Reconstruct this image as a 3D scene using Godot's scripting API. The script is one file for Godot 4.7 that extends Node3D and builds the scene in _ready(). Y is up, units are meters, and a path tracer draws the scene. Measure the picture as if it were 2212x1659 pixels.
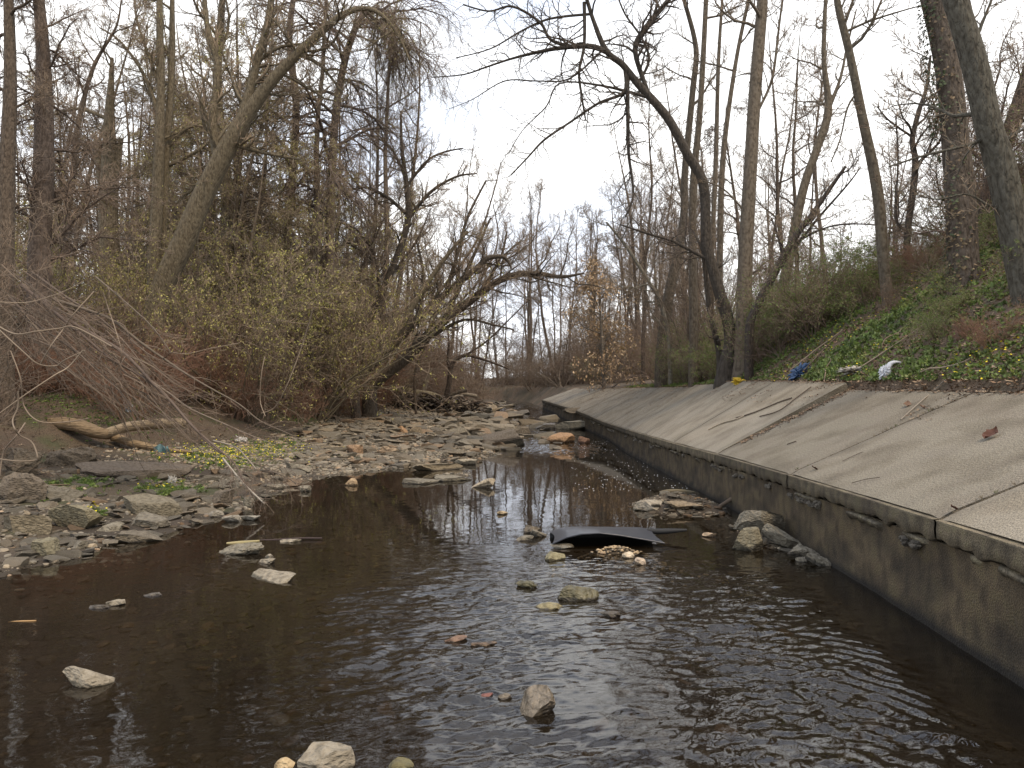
extends Node3D
# A shallow creek between a wooded left bank and a concrete channel lining on the right, early spring.
# Pixel pairs in this script are places in the 2212 x 1659 view of the photograph; ray() turns one into a direction and every thing gets its own depth in metres.

const F := 1593.5
const EYE := Vector3(0, 1.3, 0)

class MB:
	var v := PackedVector3Array()
	var n := PackedVector3Array()
	var c := PackedColorArray()
	var i := PackedInt32Array()
	# a tapered round bar along p; rough shakes the rings like bark
	func tube(p: PackedVector3Array, r: PackedFloat32Array, sides: int, col: Color, rough := 0.0, rs := 0) -> void:
		var m := p.size()
		if m < 2:
			return
		var t := (p[1] - p[0]).normalized()
		var u := t.cross(Vector3(0.31, 0.87, 0.38))
		if u.length_squared() < 0.02:
			u = t.cross(Vector3(1, 0, 0.2))
		u = u.normalized()
		var base := v.size()
		for k in m:
			if k > 0:
				if k < m - 1:
					t = (p[k + 1] - p[k - 1]).normalized()
				else:
					t = (p[k] - p[k - 1]).normalized()
				u = (u - t * u.dot(t)).normalized()
			var w := t.cross(u)
			var rk := r[k]
			for j in sides:
				var a := TAU * j / sides
				var d := u * cos(a) + w * sin(a)
				var rr := rk
				if rough > 0.0:
					rr *= 1.0 + rough * (0.6 * sin(a * 3.0 + rs + k * 0.5) + 0.5 * sin(a * 5.0 - rs * 1.7 + k * 0.21) + 0.5 * sin(k * 0.37 + a * 2.0 + rs))
				v.append(p[k] + d * rr)
				n.append(d)
				c.append(col)
		for k in m - 1:
			var b0 := base + k * sides
			for j in sides:
				var j1 := (j + 1) % sides
				var a0 := b0 + j
				var a1 := b0 + j1
				i.append(a0)
				i.append(a0 + sides)
				i.append(a1 + sides)
				i.append(a0)
				i.append(a1 + sides)
				i.append(a1)
		if r[m - 1] > 0.012:
			var e := v.size()
			v.append(p[m - 1] + t * r[m - 1] * 0.3)
			n.append(t)
			c.append(col)
			for j in sides:
				i.append(base + (m - 1) * sides + j)
				i.append(e)
				i.append(base + (m - 1) * sides + (j + 1) % sides)
	# a thin three-sided twig that ends in a point
	func twig(p0: Vector3, p2: Vector3, r: float, col: Color) -> void:
		var t := p2 - p0
		var u := t.cross(Vector3(0.31, 0.87, 0.38)).normalized()
		var w := t.cross(u).normalized()
		var d1 := -0.5 * u + 0.866 * w
		var d2 := -0.5 * u - 0.866 * w
		var b := v.size()
		v.append(p0 + u * r)
		v.append(p0 + d1 * r)
		v.append(p0 + d2 * r)
		v.append(p2)
		n.append(u)
		n.append(d1)
		n.append(d2)
		n.append(t.normalized())
		for k in 4:
			c.append(col)
		i.append_array(PackedInt32Array([b, b + 3, b + 1, b + 1, b + 3, b + 2, b + 2, b + 3, b]))
	# a small leaf, folded along its middle: a diamond of two faces
	func leaf(p: Vector3, dir: Vector3, side: Vector3, l: float, wd: float, fold: float, col: Color) -> void:
		var up := dir.cross(side).normalized()
		var b := v.size()
		var mid := p + dir * l * 0.45
		v.append(p)
		v.append(mid + side * wd * 0.5 + up * fold * wd)
		v.append(p + dir * l)
		v.append(mid - side * wd * 0.5 + up * fold * wd)
		n.append(up)
		n.append((up - side * fold).normalized())
		n.append(up)
		n.append((up + side * fold).normalized())
		for k in 4:
			c.append(col)
		i.append_array(PackedInt32Array([b, b + 1, b + 2, b, b + 2, b + 3]))
	func quad(p0: Vector3, p1: Vector3, p2: Vector3, p3: Vector3, col: Color) -> void:
		# corners clockwise as seen from outside
		var nn := (p2 - p0).cross(p1 - p0).normalized()
		var b := v.size()
		for q in [p0, p1, p2, p3]:
			v.append(q)
			n.append(nn)
			c.append(col)
		i.append_array(PackedInt32Array([b, b + 1, b + 2, b, b + 2, b + 3]))
	func smooth() -> void:
		n.resize(v.size())
		n.fill(Vector3.ZERO)
		for k in range(0, i.size(), 3):
			var a := i[k]
			var b := i[k + 1]
			var e := i[k + 2]
			var f := (v[e] - v[a]).cross(v[b] - v[a])
			n[a] += f
			n[b] += f
			n[e] += f
		for k in n.size():
			n[k] = n[k].normalized()
	func mesh() -> ArrayMesh:
		var a := []
		a.resize(Mesh.ARRAY_MAX)
		a[Mesh.ARRAY_VERTEX] = v
		a[Mesh.ARRAY_NORMAL] = n
		a[Mesh.ARRAY_COLOR] = c
		a[Mesh.ARRAY_INDEX] = i
		var m := ArrayMesh.new()
		m.add_surface_from_arrays(Mesh.PRIMITIVE_TRIANGLES, a)
		return m

class Spec:
	var k := [0, 14, 12, 6]          # children on a branch of level 1, 2, 3
	var ratio := [0.0, 0.5, 0.45, 0.5]
	var up := 0.25                 # how much tips turn up (or, below zero, hang)
	var gnarl := 0.35
	var spread := 0.9
	var rr := 0.55                 # radius of a child in terms of its mother
	var rmin := 0.0042
	var col := Color(0.135, 0.10, 0.072)
	var tip_col := Color(0.245, 0.186, 0.13)
	var tips := PackedVector3Array()
	var tipd := PackedVector3Array()
	var last := 3

var rng := RandomNumberGenerator.new()
var cam: Camera3D
var mats := {}
var names := {}
var nz := FastNoiseLite.new()
var nz2 := FastNoiseLite.new()
var ico := {}

func rf(a: float, b: float) -> float:
	return rng.randf_range(a, b)

func ss(a: float, b: float, x: float) -> float:
	return smoothstep(a, b, x)

func lut(t: Array, d: float) -> float:
	if d <= t[0][0]:
		return t[0][1]
	for k in range(1, t.size()):
		if d <= t[k][0]:
			var a: Array = t[k - 1]
			var b: Array = t[k]
			return lerpf(a[1], b[1], (d - a[0]) / (b[0] - a[0]))
	return t[t.size() - 1][1]

# ---------- the lie of the land, in metres; d is the distance up the creek ----------
var T_WALL := [[-5, 1.72], [0, 2.02], [3.3, 2.30], [5.7, 2.50], [9.5, 2.63], [12.3, 2.67], [17, 2.75], [19.5, 2.77], [21.5, 2.70], [23.5, 2.58], [25.4, 2.43], [29, 2.2], [34, 1.95], [38, 1.6], [48, 1.2], [56, 0.6], [62, -1.5], [70, -7.0], [80, -16], [140, -60]]
var T_LIP := [[-5, 0.70], [0, 0.68], [3.3, 0.668], [5.7, 0.64], [9.5, 0.62], [12.3, 0.60], [17, 0.60], [20, 0.62], [22, 0.67], [25.4, 0.86], [29, 0.99], [34, 1.12], [38, 1.27], [60, 1.5]]
var T_TOP := [[-5, 1.25], [5.8, 1.345], [9.35, 1.41], [14.2, 1.55], [20, 1.62], [25, 1.68], [31, 1.74], [38, 1.86], [60, 1.9]]
var T_SHORE := [[-5, -4.8], [2, -4.2], [5.5, -3.75], [7.7, -3.14], [9.5, -3.26], [11.7, -3.4], [13.3, -2.8], [14.5, -1.9], [16.5, -1.25], [20, -0.95], [25, -1.4], [30, -1.7], [38, -1.7], [48, -1.6], [56, -2.2], [62, -5], [70, -11.5], [80, -22], [140, -66]]
var T_WATER := [[-5, 0.0], [18, 0.0], [20.5, 0.13], [25.4, 0.28], [30, 0.46], [34, 0.64], [38, 0.82], [50, 1.08], [70, 1.3], [140, 1.5]]
var lw := PackedFloat32Array()
var ll := PackedFloat32Array()
var lt := PackedFloat32Array()
var ls := PackedFloat32Array()
var lwa := PackedFloat32Array()

func table(t: Array) -> PackedFloat32Array:
	var o := PackedFloat32Array()
	for k in 1600:
		var s := 0.0
		for q in 5:
			s += lut(t, -6.0 + k * 0.1 + (q - 2) * 0.35)
		o.append(s / 5.0)
	return o

func look(t: PackedFloat32Array, d: float) -> float:
	var f := clampf((d + 6.0) * 10.0, 0.0, 1598.0)
	var k := int(f)
	return lerpf(t[k], t[k + 1], f - k)

func wall_x(d: float) -> float: return look(lw, d)
func lip_h(d: float) -> float: return look(ll, d)
func top_h(d: float) -> float: return look(lt, d)
func shore_x(d: float) -> float: return look(ls, d) + 0.25 * nz.get_noise_2d(d * 2.2, 7.0)
func water_h(d: float) -> float: return look(lwa, d)

func bump(x: float, d: float, cx: float, cd: float, rx: float, rd: float, h: float) -> float:
	var e := (x - cx) * (x - cx) / (rx * rx) + (d - cd) * (d - cd) / (rd * rd)
	return h * exp(-e) if e < 6.0 else 0.0

func ground(x: float, d: float) -> float:
	var w := water_h(d)
	var xw := wall_x(d)
	var n := nz.get_noise_2d(x, d) * 0.5 + nz.get_noise_2d(x * 3.1, d * 3.1) * 0.2
	if x > xw:
		var t := top_h(d)
		var run := 1.66
		if d > 38.5:
			t = lerpf(t, w + 1.0, ss(38.5, 42, d))
		if x < xw + run:
			return lerpf(w - 0.5, t - 0.16, (x - xw) / run)
		var s := x - xw - run
		var a := lerpf(0.92, 0.07, ss(12.5, 21, d))
		return t - 0.16 + 0.16 * ss(0.0, 0.12, s) + a * 10.0 * (1.0 - exp(-s / 10.0)) + 0.04 * minf(s, 30.0) * ss(9, 40, d) + n * 0.22 * ss(0.1, 1.5, s)
	var s := shore_x(d) - x
	var h: float
	var bar := ss(13.0, 16.0, d) * (1.0 - ss(27.0, 33.0, d))
	if s < 0.0:
		h = -minf(0.24, -s * 0.22) + 0.05 * n
		h += bump(x, d, -1.0, 12.5, 0.75, 1.1, 0.27)
		h += bump(x, d, 2.0, 8.95, 0.78, 0.9, 0.40) * (1.0 if x < xw else 0.0)
		h += bump(x, d, 2.35, 6.9, 0.32, 1.0, 0.32)
		h += bump(x, d, 0.90, 6.30, 0.48, 0.22, 0.275)
		var rif := ss(15.0, 16.5, d) * (1.0 - ss(0.9, 1.9, x - ss(18, 24, d) * 0.6))
		h += rif * 0.2 * (0.72 + 1.4 * n) * (1.0 - 0.5 * ss(-0.5, 0.7, x))
	else:
		var flat_w := lerpf(4.5, 4.0, bar)
		h = lerpf(0.085, 0.075, bar) * minf(s, flat_w) + ss(flat_w, flat_w + 3.2, s) * lerpf(1.0, 1.0, bar) + 0.03 * maxf(0.0, minf(s, 30.0) - flat_w)
		h += n * 0.13 * ss(0.0, 1.5, s) + n * 0.5 * ss(6, 10, s)
	return w + h

func ray(px: float, py: float) -> Vector3:
	var v := cam.basis * Vector3((px - 1106.0) / F, -(py - 829.5) / F, -1.0)
	return v / -v.z

func P(px: float, py: float, d: float) -> Vector3:
	return EYE + ray(px, py) * d

# where the line of sight meets the slab, the ground or (with water) the creek
func surf(x: float, d: float, water: bool) -> float:
	var g := ground(x, d)
	if water and x <= wall_x(d):
		g = maxf(g, water_h(d))
	if d < 38.5 and x > wall_x(d) and x < wall_x(d) + 1.66:
		g = slab_h(x, d)
	return g

func slab_h(x: float, d: float) -> float:
	var t := clampf((x - wall_x(d)) / 1.65, 0.0, 1.0)
	var top := top_h(d) + (0.10 if d > 9.4 and d < 15.0 else 0.0)
	return lerpf(lip_h(d), top, t)

func hit(px: float, py: float, water := true) -> Vector3:
	var r := ray(px, py)
	var d := 2.0
	var was := d
	while d < 130.0:
		var q := EYE + r * d
		if q.y <= surf(q.x, d, water):
			for k in 8:
				var m := (was + d) * 0.5
				var e := EYE + r * m
				if e.y <= surf(e.x, m, water):
					d = m
				else:
					was = m
			return EYE + r * d
		was = d
		d *= 1.012
	return EYE + r * 130.0

func numbered(s: String) -> String:
	var k: int = names.get(s, 0)
	names[s] = k + 1
	return s if k == 0 else "%s_%03d" % [s, k]

func tag(o: Node3D, label: String, category: String, group := "", kind := "") -> void:
	if label != "":
		o.set_meta("label", label)
	if category != "":
		o.set_meta("category", category)
	if group != "":
		o.set_meta("group", group)
	if kind != "":
		o.set_meta("kind", kind)

func thing(called: String, label: String, category: String, at: Vector3, group := "") -> Node3D:
	var o := Node3D.new()
	o.name = numbered(called)
	o.position = at
	tag(o, label, category, group)
	add_child(o)
	return o

func part(called: String, m: Mesh, mat: Material, parent: Node3D, kind := "") -> MeshInstance3D:
	var o := MeshInstance3D.new()
	o.name = numbered(called) if parent == self else called
	o.mesh = m
	o.material_override = mat
	if kind != "":
		o.set_meta("kind", kind)
	parent.add_child(o, true)
	return o

func many(called: String, m: Mesh, mat: Material, where: Array, tint: PackedColorArray, parent: Node3D, kind := "stuff") -> MultiMeshInstance3D:
	var mm := MultiMesh.new()
	mm.transform_format = MultiMesh.TRANSFORM_3D
	mm.use_colors = true
	mm.mesh = m
	mm.instance_count = where.size()
	for k in where.size():
		mm.set_instance_transform(k, where[k])
		mm.set_instance_color(k, tint[k])
	var o := MultiMeshInstance3D.new()
	o.name = numbered(called) if parent == self else called
	o.multimesh = mm
	o.material_override = mat
	o.set_meta("kind", kind)
	parent.add_child(o, true)
	return o

# ---------- materials ----------
func ntex(freq: float, stops: Array, size := 512, kind := FastNoiseLite.TYPE_SIMPLEX_SMOOTH, oct := 5, sd := 1, cell := false) -> NoiseTexture2D:
	var f := FastNoiseLite.new()
	f.noise_type = kind
	f.frequency = freq
	f.fractal_octaves = oct
	f.seed = sd
	if cell:
		f.cellular_return_type = FastNoiseLite.RETURN_DISTANCE2_SUB
	var t := NoiseTexture2D.new()
	t.width = size
	t.height = size
	t.seamless = true
	t.noise = f
	var g := Gradient.new()
	var off := PackedFloat32Array()
	var cs := PackedColorArray()
	for s in stops:
		off.append(s[0])
		cs.append(s[1].linear_to_srgb() if s[1] is Color else Color(s[1], s[1], s[1]))
	g.offsets = off
	g.colors = cs
	t.color_ramp = g
	return t

func mat(called: String, rough: float, col := Color.WHITE, tex: Texture2D = null, scale := Vector3.ONE, vc := true) -> StandardMaterial3D:
	var m := StandardMaterial3D.new()
	m.resource_name = called
	m.albedo_color = col.linear_to_srgb()
	m.roughness = rough
	m.vertex_color_use_as_albedo = vc
	m.cull_mode = BaseMaterial3D.CULL_DISABLED
	if tex:
		m.albedo_texture = tex
		m.uv1_triplanar = true
		m.uv1_scale = scale
		m.uv1_triplanar_sharpness = 3.0
	mats[called] = m
	return m

func relief(m: StandardMaterial3D, t: Texture2D, cm: float) -> void:
	m.heightmap_enabled = true
	m.heightmap_texture = t
	m.heightmap_scale = cm

func detail(m: StandardMaterial3D, t: Texture2D, scale: Vector3) -> void:
	m.detail_enabled = true
	m.detail_albedo = t
	m.detail_blend_mode = BaseMaterial3D.BLEND_MODE_MUL
	m.detail_uv_layer = BaseMaterial3D.DETAIL_UV_2
	m.uv2_triplanar = true
	m.uv2_scale = scale

func make_materials() -> void:
	var bark_h := ntex(0.02, [[0.0, 0.0], [0.35, 0.35], [0.5, 0.75], [1.0, 1.0]], 512, FastNoiseLite.TYPE_SIMPLEX_SMOOTH, 5, 3)
	var bark_c := ntex(0.014, [[0.0, Color(0.35, 0.33, 0.30)], [0.4, Color(0.75, 0.72, 0.68)], [0.6, Color(1.0, 0.98, 0.94)], [1.0, Color(1.5, 1.5, 1.45)]], 512, FastNoiseLite.TYPE_SIMPLEX_SMOOTH, 6, 5)
	var b := mat("bark", 0.95, Color.WHITE, bark_c, Vector3(2.6, 0.7, 2.6))
	relief(b, bark_h, 2.2)
	var b2 := mat("smooth_bark", 0.92, Color.WHITE, bark_c, Vector3(2.0, 1.1, 2.0))
	relief(b2, bark_h, 0.7)
	var dw := mat("dead_wood", 0.9, Color.WHITE, ntex(0.02, [[0.0, Color(0.3, 0.28, 0.26)], [0.4, Color(0.8, 0.78, 0.75)], [0.6, Color(1.05, 1.02, 0.98)], [1.0, Color(1.5, 1.48, 1.4)]], 512, FastNoiseLite.TYPE_SIMPLEX_SMOOTH, 6, 8), Vector3(0.5, 3.0, 3.0))
	relief(dw, bark_h, 1.2)
	mat("twig", 0.9)
	var lf := mat("leaf", 0.6)
	lf.backlight_enabled = true
	lf.backlight = Color(0.5, 0.5, 0.35)
	mat("dry_leaf", 0.8)
	var st_c := ntex(0.012, [[0.0, Color(0.45, 0.44, 0.42)], [0.4, Color(0.8, 0.79, 0.77)], [0.65, Color(1, 1, 1)], [1.0, Color(1.3, 1.28, 1.22)]], 512, FastNoiseLite.TYPE_SIMPLEX_SMOOTH, 6, 11)
	var st_h := ntex(0.02, [[0.0, 0.0], [1.0, 1.0]], 512, FastNoiseLite.TYPE_SIMPLEX_SMOOTH, 6, 12)
	var st := mat("stone", 0.85, Color.WHITE, st_c, Vector3(2.2, 4.0, 2.2))
	relief(st, st_h, 1.6)
	var sm := mat("pebble", 0.8)
	sm.resource_name = "pebble"
	var wet := mat("wet_stone", 0.35, Color.WHITE, st_c, Vector3(2.2, 4.0, 2.2))
	relief(wet, st_h, 1.6)
	# concrete: broad stains, and a fine grain of aggregate over them
	var cc := ntex(0.006, [[0.0, Color(0.55, 0.53, 0.50)], [0.35, Color(0.82, 0.80, 0.77)], [0.6, Color(1, 1, 1)], [1.0, Color(1.18, 1.17, 1.14)]], 1024, FastNoiseLite.TYPE_SIMPLEX_SMOOTH, 6, 21)
	var cg := ntex(0.11, [[0.0, Color(0.12, 0.11, 0.10)], [0.38, Color(0.42, 0.41, 0.39)], [0.47, Color(0.85, 0.85, 0.83)], [0.6, Color(1.0, 1.0, 0.99)], [0.85, Color(1, 1, 1)], [1.0, Color(1, 1, 1)]], 1024, FastNoiseLite.TYPE_SIMPLEX, 3, 22)
	var ch := ntex(0.14, [[0.0, 0.0], [1.0, 1.0]], 1024, FastNoiseLite.TYPE_SIMPLEX, 4, 23)
	var con := mat("concrete", 0.93, Color.WHITE, cc, Vector3(0.23, 0.23, 0.23))
	con.uv1_world_triplanar = true
	detail(con, cg, Vector3(0.8, 0.8, 0.8))
	con.uv2_world_triplanar = true
	relief(con, ch, 0.8)
	var wc := ntex(0.012, [[0.0, Color(0.35, 0.33, 0.30)], [0.4, Color(0.72, 0.70, 0.65)], [0.6, Color(1, 0.96, 0.88)], [0.8, Color(1.3, 1.15, 0.85)], [1.0, Color(1.9, 1.85, 1.7)]], 1024, FastNoiseLite.TYPE_SIMPLEX_SMOOTH, 7, 24)
	var wall := mat("wall_concrete", 0.8, Color.WHITE, wc, Vector3(0.5, 0.35, 0.5))
	wall.uv1_world_triplanar = true
	detail(wall, cg, Vector3(0.9, 0.9, 0.9))
	wall.uv2_world_triplanar = true
	relief(wall, ch, 0.4)
	var sc := ntex(0.03, [[0.0, Color(0.4, 0.38, 0.35)], [0.45, Color(0.85, 0.84, 0.82)], [0.6, Color(1.05, 1.03, 1.0)], [1.0, Color(1.6, 1.55, 1.45)]], 1024, FastNoiseLite.TYPE_SIMPLEX_SMOOTH, 7, 31)
	var soil := mat("soil", 0.95, Color.WHITE, sc, Vector3(0.9, 0.9, 0.9))
	soil.uv1_world_triplanar = true
	relief(soil, sc, 3.0)
	var wt := StandardMaterial3D.new()
	wt.resource_name = "creek water"
	wt.transparency = BaseMaterial3D.TRANSPARENCY_ALPHA
	wt.albedo_color = Color(0.0085, 0.0050, 0.0014, 0.0).linear_to_srgb()
	wt.albedo_color.a = 0.6
	wt.roughness = 0.03
	wt.metallic_specular = 0.46
	wt.cull_mode = BaseMaterial3D.CULL_DISABLED
	mats["water"] = wt
	mat("plastic", 0.35)
	var bagm := mat("bag", 0.4)
	bagm.backlight_enabled = true
	bagm.backlight = Color(0.3, 0.3, 0.3)
	var pl := mat("panel", 0.32, Color(0.020, 0.022, 0.030), null, Vector3.ONE, false)
	pl.metallic_specular = 0.6
	mat("panel_inside", 0.7, Color(0.012, 0.012, 0.012), null, Vector3.ONE, false)
	mat("foam", 0.5, Color(0.85, 0.85, 0.85), null, Vector3.ONE, false)

# ---------- branches ----------
func catmull(p: PackedVector3Array, r: PackedFloat32Array, per: int) -> Array:
	var q := PackedVector3Array()
	var s := PackedFloat32Array()
	var m := p.size()
	for k in m - 1:
		var a := p[maxi(k - 1, 0)]
		var b := p[k]
		var c := p[k + 1]
		var e := p[mini(k + 2, m - 1)]
		for j in per:
			var t := float(j) / per
			q.append(0.5 * ((2.0 * b) + (c - a) * t + (2.0 * a - 5.0 * b + 4.0 * c - e) * t * t + (3.0 * b - a - 3.0 * c + e) * t * t * t))
			s.append(lerpf(r[k], r[k + 1], t))
	q.append(p[m - 1])
	s.append(r[m - 1])
	return [q, s]

func rdir() -> Vector3:
	var z := rf(-1, 1)
	var a := rf(0, TAU)
	var q := sqrt(1.0 - z * z)
	return Vector3(q * cos(a), z, q * sin(a))

# a crooked branch of a level with all that grows on it; lvl 1 goes to mb1, the rest to mbt
func grow(mb1: MB, mbt: MB, start: Vector3, dir: Vector3, length: float, r0: float, lvl: int, S: Spec) -> void:
	if lvl >= S.last:
		var d2 := (dir + rdir() * S.gnarl * 0.8 + Vector3(0, S.up * 0.5, 0)).normalized()
		var p2 := start + d2 * length
		mbt.twig(start, p2, maxf(r0, S.rmin), S.tip_col)
		S.tips.append(p2)
		S.tipd.append(d2)
		return
	var segs: int = [0, 7, 5, 3][lvl]
	var pts := PackedVector3Array([start])
	var rs := PackedFloat32Array([r0])
	var p := start
	var d := dir
	var step := length / segs
	for k in segs:
		d = (d + rdir() * S.gnarl + Vector3(0, S.up * (0.3 + 0.7 * k / segs), 0)).normalized()
		p += d * step
		pts.append(p)
		rs.append(maxf(r0 * (1.0 - 0.85 * (k + 1.0) / segs), S.rmin))
	var to := mb1 if lvl == 1 else mbt
	to.tube(pts, rs, 6 if lvl == 1 else 3, S.col if lvl < 3 else S.tip_col)
	sprout(mb1, mbt, pts, rs, length, lvl, S, 0.15)

# children along a path
func sprout(mb1: MB, mbt: MB, pts: PackedVector3Array, rs: PackedFloat32Array, length: float, lvl: int, S: Spec, from: float) -> void:
	var m := pts.size() - 1
	var cnt: int = S.k[lvl]
	for k in cnt:
		var t := from + (1.0 - from) * (k + rf(0.1, 0.9)) / cnt
		var f: float = t * m
		var a := mini(int(f), m - 1)
		var at := pts[a].lerp(pts[a + 1], f - a)
		var ax := (pts[a + 1] - pts[a]).normalized()
		var o := ax.cross(rdir()).normalized()
		var dd := (ax * rf(0.35, 1.0) + o * S.spread * rf(0.6, 1.1)).normalized()
		var l: float = length * S.ratio[lvl] * (1.1 - 0.6 * t) * rf(0.6, 1.2)
		grow(mb1, mbt, at, dd, l, maxf(lerpf(rs[a], rs[a + 1], f - a) * S.rr, S.rmin), lvl + 1, S)

func bark_spec(dark := 1.0) -> Spec:
	var S := Spec.new()
	S.col = Color(0.118, 0.093, 0.068) * dark
	S.tip_col = Color(0.24, 0.182, 0.127) * dark
	return S

# leaves or buds at the tips of a Spec
func leaves_at(S: Spec, per: int, l: float, w: float, cols: Array, hang: float, keep := 1.0) -> MB:
	var mb := MB.new()
	for k in S.tips.size():
		if rng.randf() > keep:
			continue
		for j in per:
			var d := (S.tipd[k] * 0.5 + rdir() + Vector3(0, -hang, 0)).normalized()
			var s := d.cross(rdir()).normalized()
			var c: Color = cols[rng.randi() % cols.size()]
			mb.leaf(S.tips[k] + rdir() * l * 0.5, d, s, l * rf(0.6, 1.3), w * rf(0.7, 1.2), rf(0.05, 0.4), c * rf(0.75, 1.25))
	return mb

# a tree whose trunk follows picture points [x, y, width]; limbs likewise; the rest grows by itself
func hero(called: String, label: String, group: String, pts: Array, o: Dictionary) -> Node3D:
	var foot := Vector3.ZERO
	var d0: float
	if o.has("d"):
		d0 = o.d
		foot = P(pts[0][0], pts[0][1], d0)
		var g := ground(foot.x, d0)
		if not o.get("hung", false):
			if foot.y > g:                       # the foot stands on the ground, below where brush hides it
				pts = [[pts[0][0], pts[0][1] + (foot.y - g) * F / d0 + 4.0, pts[0][2] * 1.1]] + pts
				foot = P(pts[0][0], pts[0][1], d0)
			foot.y = minf(foot.y, g)
	else:
		foot = hit(pts[0][0], pts[0][1], false)
		d0 = -foot.z
	var root := thing(called, label, o.get("category", "tree"), foot, group)
	var bm: Material = mats[o.get("mat", "bark")]
	var S: Spec = o.get("spec", bark_spec())
	if o.has("col"):
		S.col = o.col
	if not o.has("spec") or o.get("more", true):
		S.k = [0, int(S.k[1] * 1.25), int(S.k[2] * 1.35), 0]
	var rs := rng.randi() % 100
	var path := PackedVector3Array()
	var rad := PackedFloat32Array()
	for q in pts:
		var dd: float = d0 + (q[3] if q.size() > 3 else 0.0)
		path.append(P(q[0], q[1], dd) - foot)
		rad.append(q[2] * dd / F * 0.5)
	path[0] = Vector3(path[0].x, path[0].y - 0.15, path[0].z)
	if o.get("flare", 1.0) > 1.0:
		rad[0] *= o.flare
	var ext: float = o.get("ext", 0.0)
	if ext > 0.0:
		var m := path.size()
		var dir := (path[m - 1] - path[m - 2]).normalized()
		var r := rad[m - 1]
		for k in 4:
			dir = (dir + rdir() * 0.12 + Vector3(0, 0.06, 0)).normalized()
			path.append(path[path.size() - 1] + dir * ext * 0.25)
			rad.append(r * (1.0 - 0.23 * (k + 1)))
	var cr := catmull(path, rad, 6)
	var mb := MB.new()
	mb.tube(cr[0], cr[1], o.get("sides", 12), S.col, o.get("rough", 0.05), rs)
	part("trunk", mb.mesh(), bm, root)
	var tw := MB.new()
	var total := 0.0
	for k in cr[0].size() - 1:
		total += cr[0][k].distance_to(cr[0][k + 1])
	for lm in o.get("limbs", []):
		var lp := PackedVector3Array()
		var lr := PackedFloat32Array()
		for q in lm:
			var dd: float = d0 + (q[3] if q.size() > 3 else 0.0)
			lp.append(P(q[0], q[1], dd) - foot)
			lr.append(q[2] * dd / F * 0.5)
		var c2 := catmull(lp, lr, 5)
		var mb2 := MB.new()
		mb2.tube(c2[0], c2[1], 8, S.col, 0.04, rs)
		var ln := 0.0
		for k in lp.size() - 1:
			ln += lp[k].distance_to(lp[k + 1])
		var was: Array = S.k.duplicate()
		S.k[1] = o.get("limb_k", 12)
		sprout(mb2, tw, c2[0], c2[1], minf(ln, o.get("limb_len", 2.6)), 1, S, 0.1)
		S.k = was
		part("limb", mb2.mesh(), bm, root)
	var cnt: int = o.get("auto", 10)
	var from: float = o.get("from", 0.35)
	var m: int = cr[0].size() - 1
	for k in cnt:
		var t := from + (1.0 - from) * (k + rf(0.1, 0.9)) / maxf(cnt, 1)
		var f: float = t * m
		var a := mini(int(f), m - 1)
		var at: Vector3 = cr[0][a].lerp(cr[0][a + 1], f - a)
		var ax: Vector3 = (cr[0][a + 1] - cr[0][a]).normalized()
		var out := ax.cross(rdir()).normalized()
		if o.has("lean"):
			out = (out + o.lean * 0.7).normalized()
		var dir := (ax * rf(0.3, 0.9) + out).normalized()
		var ll: float = o.get("len", 3.0) * (1.15 - 0.6 * t) * rf(0.6, 1.2)
		var r: float = minf(cr[1][a] * 0.5, ll * 0.016 + 0.004)
		var mb2 := MB.new()
		grow(mb2, tw, at, dir, ll, r, 1, S)
		part("limb", mb2.mesh(), bm, root)
	if tw.v.size():
		part("twigs", tw.mesh(), mats.twig, root, "stuff")
	if o.has("leaves"):
		var q: Array = o.leaves
		part("leaves", leaves_at(S, q[0], q[1], q[2], q[3], q[4], q[5]).mesh(), mats.leaf, root, "stuff")
	return root

# a woodland tree to be copied: trunk and crown
func proto_tree(h: float, r: float, limbs: int, ll: float, from: float, S: Spec, fork := false, lean := 0.0) -> Node3D:
	var root := Node3D.new()
	var mb := MB.new()
	var tw := MB.new()
	var stems := 2 if fork else 1
	for q in stems:
		var p := PackedVector3Array()
		var rr := PackedFloat32Array()
		var at := Vector3(0, -0.3, 0)
		var d := Vector3(rf(-0.08, 0.08) + lean, 1, rf(-0.08, 0.08)).normalized()
		if fork:
			d = (d + Vector3(0.12 * (q * 2 - 1), 0, rf(-0.05, 0.05))).normalized()
		for k in 13:
			p.append(at)
			rr.append(maxf(r * pow(1.0 - k / 13.0, 0.8) * (1.25 if k == 0 else 1.0), 0.01))
			d = (d + rdir() * 0.09 + Vector3(0, 0.05, 0)).normalized()
			at += d * h / 12.0
		mb.tube(p, rr, 7, S.col, 0.04, q)
		for k in limbs:
			var t := from + (1.0 - from) * (k + rf(0, 1)) / limbs
			var f := t * 12.0
			var a := mini(int(f), 11)
			var st := p[a].lerp(p[a + 1], f - a)
			var an := rf(0, TAU)
			var el := rf(0.2, 1.1)
			var l := ll * (1.2 - 0.75 * t) * rf(0.6, 1.2)
			grow(mb, tw, st, Vector3(cos(an), el, sin(an)).normalized(), l, minf(rr[a] * 0.55, l * 0.014 + 0.004), 1, S)
	part("trunk", mb.mesh(), mats.bark, root)
	part("twigs", tw.mesh(), mats.twig, root, "stuff")
	return root

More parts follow.
